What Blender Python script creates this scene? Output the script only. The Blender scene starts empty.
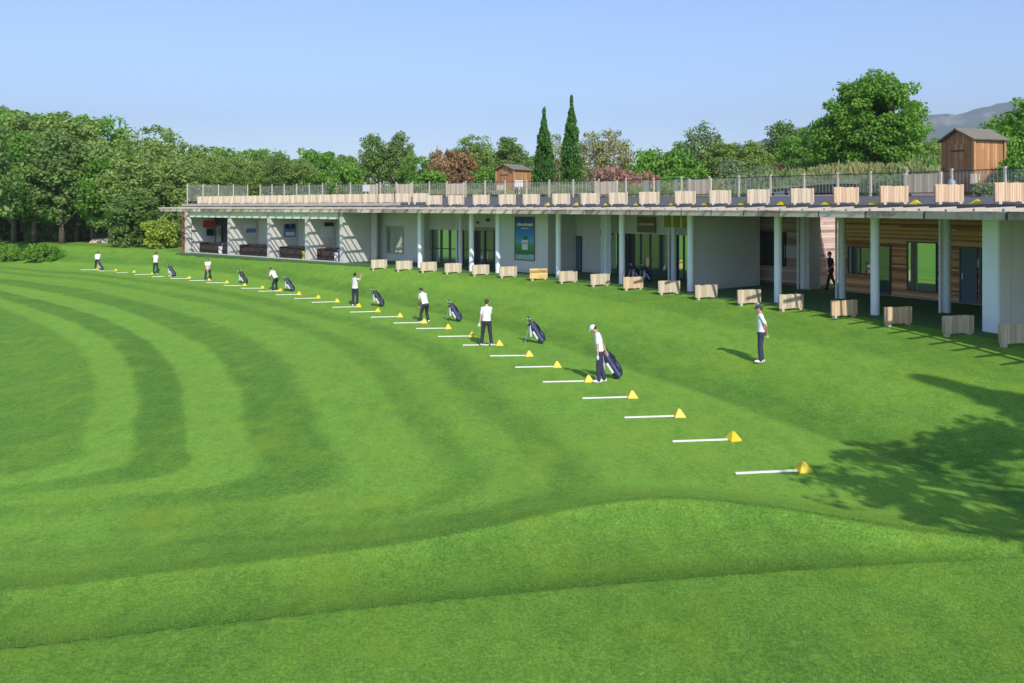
import bpy, bmesh, math, random
import numpy as np
from mathutils import Vector, Matrix
random.seed(7); RNG = np.random.default_rng(7)
sc = bpy.context.scene
COL = sc.collection
F_PX, CX, HZ, CAMZ = 796.0, 512.0, 207.0, 3.85
PI = math.pi
ORD = ['', 'first', 'second', 'third', 'fourth', 'fifth', 'sixth', 'seventh', 'eighth', 'ninth', 'tenth', 'eleventh',
       'twelfth', 'thirteenth', 'fourteenth', 'fifteenth', 'sixteenth', 'seventeenth', 'eighteenth', 'nineteenth']
TENS = {20: 'twent', 30: 'thirt', 40: 'fort', 50: 'fift', 60: 'sixt', 70: 'sevent'}
def ordw(n):
    if n < 20: return ORD[n]
    t, u = n // 10 * 10, n % 10
    return TENS[t] + ('ieth' if u == 0 else 'y-' + ORD[u])

# ------------------------------------------------------------------ objects
def tag(o, label=None, cat=None, group=None, kind=None):
    if label: o['label'] = label
    if cat: o['category'] = cat
    if group: o['group'] = group
    if kind: o['kind'] = kind
    return o
def empty(name, loc=(0, 0, 0), rz=0.0, label=None, cat=None, group=None):
    o = bpy.data.objects.new(name, None); COL.objects.link(o)
    o.location = loc; o.rotation_euler = (0, 0, rz); o.empty_display_size = .2
    return tag(o, label, cat, group)
def copy_tree(o, parent=None):
    c = o.copy(); COL.objects.link(c)
    if parent is not None: c.parent = parent
    for ch in [k for k in bpy.data.objects if k.parent == o]: copy_tree(ch, c)
    return c

class MB:
    def __init__(s): s.v = []; s.f = []
    def add(s, vs, fs):
        n = len(s.v); s.v += [tuple(p) for p in vs]; s.f += [tuple(i + n for i in f) for f in fs]; return s
    def obox(s, c, ax, ay, az, hx, hy, hz):
        c = Vector(c); ax = Vector(ax) * hx; ay = Vector(ay) * hy; az = Vector(az) * hz
        vs = [c + ax * i + ay * j + az * k for i in (-1, 1) for j in (-1, 1) for k in (-1, 1)]
        return s.add(vs, [(0, 1, 3, 2), (4, 6, 7, 5), (0, 4, 5, 1), (2, 3, 7, 6), (0, 2, 6, 4), (1, 5, 7, 3)])
    def box(s, x0, x1, y0, y1, z0, z1):
        return s.obox(((x0 + x1) / 2, (y0 + y1) / 2, (z0 + z1) / 2), (1, 0, 0), (0, 1, 0), (0, 0, 1), (x1 - x0) / 2, (y1 - y0) / 2, (z1 - z0) / 2)
    def tube(s, pts, rs, n=10, caps=True, flat=1.0):
        pts = [Vector(p) for p in pts]
        if not hasattr(rs, '__len__'): rs = [rs] * len(pts)
        rings = []; prev = None
        for i, p in enumerate(pts):
            d = (pts[min(i + 1, len(pts) - 1)] - pts[max(i - 1, 0)]).normalized()
            if prev is None:
                a = Vector((1, 0, 0)) if abs(d.x) < .8 else Vector((0, 1, 0))
            else: a = prev
            b = d.cross(a).normalized(); a = b.cross(d).normalized(); prev = a
            rings.append([p + (a * math.cos(t) + b * math.sin(t) * flat) * rs[i] for t in [2 * PI * k / n for k in range(n)]])
        vs = [q for r in rings for q in r]; fs = []
        for i in range(len(pts) - 1):
            for k in range(n): fs.append((i * n + k, i * n + (k + 1) % n, (i + 1) * n + (k + 1) % n, (i + 1) * n + k))
        if caps:
            fs.append(tuple(range(n - 1, -1, -1))); m = (len(pts) - 1) * n; fs.append(tuple(m + k for k in range(n)))
        return s.add(vs, fs)
    def ball(s, c, rx, ry=None, rz=None, nu=12, nv=8, rot=None):
        ry = rx if ry is None else ry; rz = rx if rz is None else rz
        c = Vector(c); vs = []; fs = []
        for j in range(1, nv):
            th = PI * j / nv
            for i in range(nu):
                ph = 2 * PI * i / nu
                q = Vector((rx * math.sin(th) * math.cos(ph), ry * math.sin(th) * math.sin(ph), rz * math.cos(th)))
                if rot is not None: q = rot @ q
                vs.append(c + q)
        t = Vector((0, 0, rz)); b = Vector((0, 0, -rz))
        if rot is not None: t = rot @ t; b = rot @ b
        vs += [c + t, c + b]; T, B = len(vs) - 2, len(vs) - 1
        for j in range(nv - 2):
            for i in range(nu): fs.append((j * nu + i, (j + 1) * nu + i, (j + 1) * nu + (i + 1) % nu, j * nu + (i + 1) % nu))
        for i in range(nu):
            fs.append((T, i, (i + 1) % nu)); fs.append((B, (nv - 2) * nu + (i + 1) % nu, (nv - 2) * nu + i))
        return s.add(vs, fs)
    def build(s, name, mat, parent=None, world=False, smooth=False, bevel=0):
        me = bpy.data.meshes.new(name)
        v = s.v
        if world and parent is not None:
            M = Matrix.LocRotScale(parent.location, parent.rotation_euler, None).inverted()
            v = [tuple(M @ Vector(p)) for p in v]
        me.from_pydata(v, [], s.f); me.materials.append(mat)
        bm = bmesh.new(); bm.from_mesh(me); bmesh.ops.recalc_face_normals(bm, faces=bm.faces)
        if bevel: bmesh.ops.bevel(bm, geom=list(bm.edges), offset=bevel, segments=1, affect='EDGES')
        bm.to_mesh(me); bm.free()
        if smooth:
            for p in me.polygons: p.use_smooth = True
        o = bpy.data.objects.new(name, me); COL.objects.link(o)
        if parent is not None: o.parent = parent
        return o

def np_mesh(name, V, Fq, mat, attrs=None, smooth=False):
    """V (n,3) float, Fq (m,4) int"""
    me = bpy.data.meshes.new(name)
    k = Fq.shape[1]
    me.vertices.add(len(V)); me.vertices.foreach_set('co', V.astype(np.float32).ravel())
    me.loops.add(Fq.size); me.loops.foreach_set('vertex_index', Fq.astype(np.int32).ravel())
    me.polygons.add(len(Fq)); me.polygons.foreach_set('loop_start', np.arange(0, Fq.size, k, dtype=np.int32))
    me.polygons.foreach_set('loop_total', np.full(len(Fq), k, dtype=np.int32))
    me.polygons.foreach_set('use_smooth', np.full(len(Fq), smooth, dtype=bool))
    for n, a in (attrs or {}).items():
        at = me.attributes.new(n, 'FLOAT', 'POINT'); at.data.foreach_set('value', a.astype(np.float32).ravel())
    me.materials.append(mat); me.update(calc_edges=True); me.validate()
    return me

# ------------------------------------------------------------------ materials
class NT:
    def __init__(s, name):
        s.m = bpy.data.materials.new(name); s.m.use_nodes = True; s.t = s.m.node_tree; s.t.nodes.clear()
        s.out = s.n('ShaderNodeOutputMaterial')
    def n(s, typ, **kw):
        nd = s.t.nodes.new(typ)
        for k, v in kw.items(): setattr(nd, k, v)
        return nd
    def l(s, a, b): s.t.links.new(a, b)
    def val(s, sock, v):
        if hasattr(v, 'is_output') or isinstance(v, bpy.types.NodeSocket): s.l(v, sock)
        else: sock.default_value = v
    def math(s, op, a, b=0.0, c=None, clamp=False):
        nd = s.n('ShaderNodeMath', operation=op, use_clamp=clamp); s.val(nd.inputs[0], a); s.val(nd.inputs[1], b)
        if c is not None: s.val(nd.inputs[2], c)
        return nd.outputs[0]
    def mix(s, f, a, b, mode='MIX'):
        nd = s.n('ShaderNodeMix', data_type='RGBA', blend_type=mode); s.val(nd.inputs[0], f); s.val(nd.inputs[6], a); s.val(nd.inputs[7], b)
        return nd.outputs[2]
    def coord(s, what='Object'): return s.n('ShaderNodeTexCoord').outputs[what]
    def pos(s): return s.n('ShaderNodeNewGeometry').outputs['Position']
    def noise(s, vec, scale, detail=3, rough=.5, sc3=None):
        if sc3:
            mp = s.n('ShaderNodeMapping'); s.l(vec, mp.inputs[0]); mp.inputs['Scale'].default_value = sc3; vec = mp.outputs[0]
        nd = s.n('ShaderNodeTexNoise'); s.l(vec, nd.inputs['Vector']); nd.inputs['Scale'].default_value = scale
        nd.inputs['Detail'].default_value = detail; nd.inputs['Roughness'].default_value = rough
        return nd.outputs['Fac']
    def ramp(s, f, stops, interp='LINEAR'):
        nd = s.n('ShaderNodeValToRGB'); cr = nd.color_ramp; cr.interpolation = interp
        while len(cr.elements) < len(stops): cr.elements.new(.5)
        for e, (p, c) in zip(cr.elements, stops):
            e.position = p; e.color = (c, c, c, 1) if not hasattr(c, '__len__') else (*c[:3], 1)
        s.val(nd.inputs[0], f); return nd.outputs[0]
    def bsdf(s, col, rough=.6, metal=0, bump=None, bstr=.3, bdist=.01, spec=.5, trans=0, alpha=None):
        b = s.n('ShaderNodeBsdfPrincipled'); s.val(b.inputs['Base Color'], col); s.val(b.inputs['Roughness'], rough)
        b.inputs['Metallic'].default_value = metal; b.inputs['Specular IOR Level'].default_value = spec
        b.inputs['Transmission Weight'].default_value = trans
        if alpha is not None: b.inputs['Alpha'].default_value = alpha
        if bump is not None:
            bp = s.n('ShaderNodeBump'); bp.inputs['Strength'].default_value = bstr; bp.inputs['Distance'].default_value = bdist
            s.l(bump, bp.inputs['Height']); s.l(bp.outputs[0], b.inputs['Normal'])
        s.l(b.outputs[0], s.out.inputs[0]); return b
def C4(c): return (*c, 1)

def mat_plain(name, col, rough=.6, var=.12, scale=3, metal=0, spec=.5, detail=4):
    t = NT(name); f = t.noise(t.coord(), scale, detail)
    a = tuple(x * (1 - var) for x in col); b = tuple(min(1, x * (1 + var)) for x in col)
    c = t.mix(f, C4(a), C4(b)); t.bsdf(c, rough, metal, spec=spec); return t.m

def mat_wall(name, col, stain=.18):
    t = NT(name); p = t.pos()
    f = t.noise(p, .8, 5, .6); g = t.noise(p, 6, 4, .6, (1, 1, .15))
    k = t.math('ADD', t.math('MULTIPLY', f, .6), t.math('MULTIPLY', g, .4))
    k = t.ramp(k, [(.3, 0), (.7, 1)])
    c = t.mix(k, C4([x * (1 - stain) for x in col]), C4(col))
    sp = t.n('ShaderNodeSeparateXYZ'); t.l(p, sp.inputs[0])
    j = t.math('LESS_THAN', t.math('FRACT', t.math('DIVIDE', t.math('ADD', sp.outputs['X'], t.math('MULTIPLY', sp.outputs['Y'], -.8)), 2.1)), .012)
    dirt = t.math('MULTIPLY', t.ramp(sp.outputs['Z'], [(.0, 1), (.35, 0)]), t.ramp(g, [(.4, 0), (.6, .6)]))
    c = t.mix(t.math('MAXIMUM', t.math('MULTIPLY', j, .5), dirt), c, C4([x * .55 for x in col]))
    t.bsdf(c, .75, bump=t.noise(p, 40, 3), bstr=.15); return t.m

def mat_planks(name, base, alt, dark, axis='Z', w=.1, grain=30, coordn='Position', var=1.0, gap=.05):
    t = NT(name); v = t.pos() if coordn == 'Position' else t.coord(coordn)
    sp = t.n('ShaderNodeSeparateXYZ'); t.l(v, sp.inputs[0])
    a = sp.outputs[axis] if axis != 'XY' else t.math('ADD', sp.outputs['X'], sp.outputs['Y'])
    q = t.math('DIVIDE', a, w); row = t.math('FLOOR', q)
    other = t.math('ADD', sp.outputs['Z' if axis in ('X', 'XY') else 'X'], t.math('MULTIPLY', sp.outputs['Y' if axis != 'Y' else 'Z'], .77))
    wn0 = t.n('ShaderNodeTexWhiteNoise', noise_dimensions='1D'); t.l(row, wn0.inputs['W'])
    seg = t.math('FLOOR', t.math('ADD', t.math('MULTIPLY', other, .45), t.math('MULTIPLY', wn0.outputs[0], 7)))
    wn = t.n('ShaderNodeTexWhiteNoise', noise_dimensions='2D'); cb = t.n('ShaderNodeCombineXYZ')
    t.l(row, cb.inputs[0]); t.l(seg, cb.inputs[1]); t.l(cb.outputs[0], wn.inputs['Vector'])
    sc3 = {'Z': (1, 1, 12), 'X': (12, 1, 1), 'Y': (1, 12, 1), 'XY': (8, 8, 1)}[axis]
    g = t.noise(v, grain / 12, 5, .65, sc3)
    k = t.math('ADD', t.math('MULTIPLY', wn.outputs[0], var), t.math('MULTIPLY', t.math('SUBTRACT', g, .5), .9), clamp=True)
    c = t.ramp(k, [(0, dark), (.35, base), (.75, alt), (1, [min(1, x * 1.15) for x in alt])])
    fr = t.math('FRACT', q); line = t.math('LESS_THAN', fr, gap)
    c = t.mix(line, c, C4([x * .25 for x in dark]))
    t.bsdf(c, .7, bump=t.math('SUBTRACT', g, t.math('MULTIPLY', line, 1.5)), bstr=.3); return t.m

def mat_leaf(name, c_dark, c_light, c_alt=None, trans=.3, hue=.5):
    t = NT(name)
    at = t.n('ShaderNodeAttribute', attribute_name='tint'); oi = t.n('ShaderNodeObjectInfo')
    c = t.mix(at.outputs['Fac'], C4(c_dark), C4(c_light))
    if c_alt is None: c_alt = tuple(x * y for x, y in zip(c_light, (.8, .78, 1.1)))
    c = t.mix(t.math('MULTIPLY', oi.outputs['Random'], hue), c, C4(c_alt))
    b = t.n('ShaderNodeBsdfPrincipled'); t.l(c, b.inputs['Base Color']); b.inputs['Roughness'].default_value = .55
    b.inputs['Specular IOR Level'].default_value = .3
    tr = t.n('ShaderNodeBsdfTranslucent'); t.l(t.mix(.5, c, C4((c_light[0] * 1.3, c_light[1] * 1.5, c_light[2] * .6))), tr.inputs[0])
    mx = t.n('ShaderNodeMixShader'); mx.inputs[0].default_value = trans
    t.l(b.outputs[0], mx.inputs[1]); t.l(tr.outputs[0], mx.inputs[2]); t.l(mx.outputs[0], t.out.inputs[0]); return t.m

def mat_glass(name, tint=(.05, .07, .08), rough=.03):
    t = NT(name); f = t.noise(t.pos(), .9, 3)
    b = t.bsdf(t.mix(f, C4([x * .6 for x in tint]), C4([x * 1.4 for x in tint])), rough, spec=1.0); b.inputs['IOR'].default_value = 1.9
    return t.m

M = {}
M['column'] = mat_plain('painted_column', (.76, .80, .83), .45, .05)
M['grey'] = mat_wall('grey_render', (.63, .63, .61), .10)
M['white'] = mat_wall('white_render', (.58, .56, .52), .1)
M['ceil'] = mat_wall('ceiling_paint', (.74, .78, .70))
M['asphalt'] = mat_plain('deck_asphalt', (.085, .085, .09), .85, .25, 6)
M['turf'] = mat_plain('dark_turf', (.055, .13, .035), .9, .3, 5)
M['fascia'] = mat_wall('pale_fascia', (.52, .45, .38), .3)
M['woodwall'] = mat_planks('wood_cladding', (.68, .31, .13), (.84, .50, .25), (.33, .13, .055), 'Z', .085, 30)
M['redwood'] = mat_planks('reddish_cladding', (.55, .37, .32), (.68, .53, .47), (.34, .21, .18), 'Z', .13, 30)
M['planks'] = mat_planks('weathered_planks', (.50, .41, .29), (.60, .50, .37), (.36, .28, .19), 'X', .115, 30, 'Object', .8)
M['planks_red'] = mat_planks('warm_planks', (.58, .40, .25), (.66, .48, .31), (.48, .31, .19), 'X', .115, 30, 'Object', .8)
M['planks_yellow'] = mat_planks('yellow_planks', (.55, .36, .12), (.68, .46, .17), (.16, .10, .05), 'Z', .13, 30, 'Object', 1)
M['canopy'] = mat_planks('canopy_timber', (.46, .38, .31), (.60, .51, .42), (.22, .17, .14), 'X', .9, 20, 'Position', .9, .03)
M['shed'] = mat_planks('shed_boards', (.36, .17, .07), (.48, .25, .10), (.22, .095, .04), 'XY', .14, 30, 'Object', .8, .07)
M['shedroof'] = mat_plain('shed_roof_felt', (.16, .15, .11), .9, .3, 8)
M['post'] = mat_plain('fence_post_wood', (.50, .44, .34), .7, .2, 8)
M['mesh'] = None
M['dark'] = mat_plain('dark_metal', (.035, .037, .04), .5, .2)
M['frame'] = mat_plain('dark_frame', (.045, .05, .055), .4, .1)
M['glass'] = mat_glass('dark_glass')
M['glassgreen'] = mat_glass('mirror_glass', (.12, .18, .14), .02)
M['glassgreen'].node_tree.nodes['Principled BSDF'].inputs['Metallic'].default_value = .85
M['glassgreen'].node_tree.nodes['Principled BSDF'].inputs['Base Color'].default_value = (.6, .75, .6, 1)
for l in list(M['glassgreen'].node_tree.links):
    if l.to_socket.name == 'Base Color': M['glassgreen'].node_tree.links.remove(l)
M['bluedoor'] = mat_plain('blue_grey_door', (.10, .15, .20), .5, .08)
M['yellow'] = mat_plain('yellow_plastic', (.56, .44, .006), .45, .08)
M['stripw'] = mat_plain('white_strip', (.70, .69, .62), .5, .05, 8)
M['brown'] = mat_plain('brown_sign', (.20, .13, .07), .6, .1)
M['letter'] = mat_plain('pale_letter', (.65, .6, .45), .6, .05)
M['navy'] = mat_plain('navy_nylon', (.014, .022, .07), .5, .2)
M['blackn'] = mat_plain('black_nylon', (.02, .02, .022), .6, .2)
M['redn'] = mat_plain('red_trim', (.40, .03, .03), .5, .1)
M['silver'] = mat_plain('silver_metal', (.55, .56, .58), .3, .05, 3, .9)
M['whitec'] = mat_plain('white_cloth', (.66, .65, .66), .8, .05, 10)
M['redshirt'] = mat_plain('red_trim_cloth', (.55, .10, .05), .8, .1, 10)
M['trouser'] = mat_plain('dark_trousers', (.022, .025, .038), .85, .2, 10)
M['trouser_navy'] = mat_plain('navy_trousers', (.028, .032, .075), .85, .2, 10)
M['skin'] = mat_plain('skin', (.50, .28, .19), .5, .06, 10)
M['hair'] = mat_plain('dark_hair', (.03, .02, .014), .6, .3, 30)
M['capnavy'] = mat_plain('navy_cap', (.03, .04, .12), .8, .1)
M['shoe'] = mat_plain('white_shoe', (.72, .70, .66), .5, .05)
M['sofa'] = mat_plain('dark_brown_bench', (.05, .032, .028), .7, .3)
M['posterred'] = mat_plain('red_poster', (.40, .04, .02), .5, .4, 4)
M['posterblue'] = mat_plain('blue_poster', (.10, .18, .45), .5, .6, 3)
M['screen'] = mat_plain('black_screen', (.012, .012, .015), .2, .1)
M['brick'] = mat_planks('brick_pillar', (.25, .07, .04), (.33, .11, .06), (.12, .04, .03), 'Z', .09, 30)
M['signyellow'] = mat_plain('yellow_hanging_sign', (.50, .48, .16), .6, .1)
M['stone'] = mat_plain('pale_stone', (.42, .36, .30), .8, .2, 4)
M['bark'] = mat_plain('bark', (.13, .10, .075), .9, .4, 6)

def mat_mesh():
    t = NT('rail_mesh'); v = t.coord('UV')
    d = t.n('ShaderNodeBsdfPrincipled'); d.inputs['Base Color'].default_value = (.16, .16, .15, 1); d.inputs['Roughness'].default_value = .7
    return t, d
# ------------------------------------------------------------------ curves
def catmull(P, step=.25):
    P = [np.array(p, float) for p in P]; P = [2 * P[0] - P[1]] + P + [2 * P[-1] - P[-2]]; out = []
    for i in range(1, len(P) - 2):
        n = max(2, int(np.linalg.norm(P[i + 1] - P[i]) / step))
        for k in range(n):
            t = k / n
            out.append(.5 * ((2 * P[i]) + (-P[i - 1] + P[i + 1]) * t + (2 * P[i - 1] - 5 * P[i] + 4 * P[i + 1] - P[i + 2]) * t * t + (-P[i - 1] + 3 * P[i] - 3 * P[i + 1] + P[i + 2]) * t ** 3))
    out.append(P[-2]); return np.array(out)
def smooth_poly(A, it, spacing):
    for _ in range(it): A[1:-1] = .25 * A[:-2] + .5 * A[1:-1] + .25 * A[2:]
    L = np.r_[0, np.cumsum(np.hypot(*np.diff(A, axis=0).T))]; n = int(L[-1] / spacing)
    q = np.linspace(0, L[-1], n + 1); return np.c_[np.interp(q, L, A[:, 0]), np.interp(q, L, A[:, 1])], q
TEE, _ = smooth_poly(catmull([(10, -40), (9.9, -15), (9.4, 0), (8.4, 7), (7.1, 11.5), (5.8, 15.8), (4.2, 20), (2.35, 23.9), (.2, 28.7), (-3.8, 35.6), (-8.6, 42), (-14.3, 48.6),
                              (-21, 55.3), (-29.6, 62.4), (-34.3, 65.7), (-50, 75), (-68, 84), (-90, 93), (-130, 108), (-210, 138), (-400, 205)]), 60, .5)
FAC, FS = smooth_poly(catmull([(19, -30), (18.4, -10), (17.8, 4), (16.9, 14), (16.0, 20), (14.6, 24.7), (12.9, 28.4), (10.66, 32), (8.1, 36.2), (5.3, 40.0), (2.45, 43.3), (-.95, 46.4),
                               (-5.8, 50.2), (-11.7, 54.7), (-19.3, 60.6), (-26.9, 66.6), (-36, 73.7), (-48, 83), (-66, 97), (-90, 116), (-140, 155), (-230, 225), (-400, 358)]), 40, .25)
def fr(s):
    x = np.interp(s, FS, FAC[:, 0]); y = np.interp(s, FS, FAC[:, 1])
    dx = np.interp(s + 1.2, FS, FAC[:, 0]) - np.interp(s - 1.2, FS, FAC[:, 0]); dy = np.interp(s + 1.2, FS, FAC[:, 1]) - np.interp(s - 1.2, FS, FAC[:, 1])
    l = math.hypot(dx, dy); t = Vector((dx / l, dy / l, 0)); b = Vector((dy / l, -dx / l, 0))
    return Vector((x, y, 0)), t, b
def fp(s, off, z=0.0):
    p, t, b = fr(s); q = p + b * off; q.z = z; return q
_SS = np.arange(20, 170, .05)
def _fpv(S, off):
    x = np.interp(S, FS, FAC[:, 0]); y = np.interp(S, FS, FAC[:, 1])
    dx = np.interp(S + 1.2, FS, FAC[:, 0]) - np.interp(S - 1.2, FS, FAC[:, 0]); dy = np.interp(S + 1.2, FS, FAC[:, 1]) - np.interp(S - 1.2, FS, FAC[:, 1])
    l = np.hypot(dx, dy); return x + dy / l * off, y - dx / l * off
_C = {}
def s_at(px, off=0.0):
    if off not in _C:
        x, y = _fpv(_SS, off); p = np.where(y > 5, CX + F_PX * x / np.maximum(y, 1), 1e6); _C[off] = p
    p = _C[off]; k = int(np.argmin(np.abs(p - px))); k = min(max(k, 1), len(p) - 2)
    a, b = (k - 1, k + 1); return float(np.interp(-px, -p[a:b + 1], _SS[a:b + 1])) if abs(p[a]) < 1e5 else float(_SS[k])

def sdist(poly, X, Y):
    """signed distance, positive on the building side"""
    X = X.ravel(); Y = Y.ravel(); out = np.empty(len(X)); a = poly[:-1]; d = poly[1:] - a; L2 = (d ** 2).sum(1)
    idx = np.r_[0:len(a)]
    for c in range(0, len(X), 4000):
        x = X[c:c + 4000, None]; y = Y[c:c + 4000, None]
        t = np.clip(((x - a[:, 0]) * d[:, 0] + (y - a[:, 1]) * d[:, 1]) / L2, 0, 1)
        ex = x - a[:, 0] - t * d[:, 0]; ey = y - a[:, 1] - t * d[:, 1]
        D = ex ** 2 + ey ** 2; k = D.argmin(1); r = np.arange(len(k))
        cr = d[k, 0] * ey[r, k] - d[k, 1] * ex[r, k]
        out[c:c + 4000] = np.sqrt(D[r, k]) * np.where(cr < 0, 1, -1)
    return out
TEE_C = TEE[::3]; FAC_C = FAC[::6]
def sstep(t): t = np.clip(t, 0, 1); return t * t * (3 - 2 * t)
XB = [-30, -12, -6.8, -4.4, -1.6, .12, 1.2, 2.3, 3.2, 4.5, 5.75, 7.2, 9, 14]; YB = [9.6, 10.2, 10.6, 11.1, 11.65, 12.3, 12.75, 13.0, 12.95, 12.55, 11.95, 11.45, 11.3, 11.8]
ZB = [-1.35, -1.33, -1.3, -1.2, -1.1, -1.0, -.93, -.90, -.91, -.95, -.98, -1.0, -1.0, -1.0]
_xs = np.linspace(-30, 14, 400)
def _sm(v):
    q = np.interp(_xs, XB, v); k = np.ones(11) / 11
    for _ in range(2): q = np.convolve(np.pad(q, 5, 'edge'), k, 'valid')
    return q
YB, ZB = _sm(YB), _sm(ZB); XB = _xs
def yA_of(x): return 9.75 + .19 * x - .006 * x * x
def terrain(X, Y, full=False):
    X = np.atleast_1d(np.asarray(X, float)); Y = np.atleast_1d(np.asarray(Y, float))
    d = sdist(TEE_C, X, Y); off = sdist(FAC_C, X, Y); e = -off
    z = -1.4 - .3 * sstep(-d / 25)
    u = np.clip(d / np.maximum(d + np.maximum(e, 0), .01), 0, 1)
    up = np.where(e > 0, sstep((u - .06) / .9), 1.0)
    z = np.where(d > 0, -1.4 + 1.4 * up - .13 * np.exp(-((d - 2.7) / .8) ** 2) * (e > 1), z)
    z = np.where((e < -6), np.minimum(.045 * (-e - 6), 2.5), z)
    z += .05 * np.sin(X * .31 + 1.3) * np.cos(Y * .23 + X * .11) * sstep((-d) / 5) + .03 * np.sin(X * .9 + Y * .5) * np.clip(e / 6, 0, 1)
    yB = np.interp(X, XB, YB); zB = np.interp(X, XB, ZB)
    tb = Y - yB
    wd = 2.4
    far = np.minimum(zB, zB) + (z - zB) * (.3 * sstep(tb / .9) + .7 * sstep(tb / wd))
    yA = yA_of(X); zA = -.88 + .02 * (yA - Y) - .03 * np.clip(-X / 8, 0, 1)
    ta = Y - yA
    w = np.clip((yB - Y) / np.maximum(yB - yA, .3), 0, 1)   # 1 at A, 0 at B
    zAend = -.88
    mid = zB + (zAend - zB) * w ** 1.0
    mid = mid - .17 * np.clip(1 - 0 * w, 0, 1) * np.clip(4 * w * (1 - w), 0, 1) - .10 * sstep(ta / .22) * w
    zz = np.where(tb > 0, far, np.where(ta > 0, mid, zA))
    # fade the two ridges out far from the view
    if full: return zz, d, off, ta, tb
    return zz
def gz(x, y): return float(terrain([x], [y])[0])
def G(px, py):
    """ground point seen at photo pixel"""
    y = np.geomspace(6, 130, 260); x = (px - CX) / F_PX * y
    g = terrain(x, y); r = CAMZ + (HZ - py) / F_PX * y - g
    k = np.where((r[:-1] > 0) & (r[1:] <= 0))[0]
    k = k[0] if len(k) else len(y) - 2
    t = r[k] / (r[k] - r[k + 1]); yy = y[k] + t * (y[k + 1] - y[k]); xx = (px - CX) / F_PX * yy
    return Vector((xx, yy, gz(xx, yy)))

# ------------------------------------------------------------------ ground
def build_ground():
    n = 340
    k = .0262; a = .055 / k
    u = np.arange(-n, n + 1)
    gx = a * np.sinh(k * u) ; gx = gx + 0
    gy = 12.0 + .8 * a * np.sinh(k * u)
    X, Y = np.meshgrid(gx, gy); sh = X.shape
    z, d, off, ta, tb = terrain(X.ravel(), Y.ravel(), True)
    # mowing coordinate : distance from tee line, compressed towards the lower edge of the field
    A = np.maximum(-d, -3.0); yB = np.interp(X.ravel(), XB, YB)
    B = 3.1 * (Y.ravel() - yB - .75 - .03 * np.maximum(0, -X.ravel()))
    Yr = Y.ravel(); A = A - np.clip((30 - Yr) / 15, 0, 1.2) * 3.3 * np.clip(1 - A / 13, 0, 1) * np.clip(A / 3, 0, 1)
    kk = 5.0; h = np.clip(.5 + .5 * (B - A) / kk, 0, 1); phi = B * (1 - h) + A * h - kk * h * (1 - h)
    fade = np.clip((A - B + 1.5) / 5, 0, 1) * (d < 0); phi = np.where(d > 0, -d, phi)
    # far side of the stripes opens outward
    V = np.c_[X.ravel(), Y.ravel(), z]
    N = sh[1]; i = np.arange(sh[0] - 1)[:, None] * N + np.arange(N - 1)[None, :]; i = i.ravel()
    Fq = np.c_[i, i + 1, i + N + 1, i + N]
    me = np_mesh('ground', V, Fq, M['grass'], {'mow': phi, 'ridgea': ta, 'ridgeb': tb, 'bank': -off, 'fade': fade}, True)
    o = bpy.data.objects.new('ground', me); COL.objects.link(o); tag(o, kind='structure')
    return o

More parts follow.
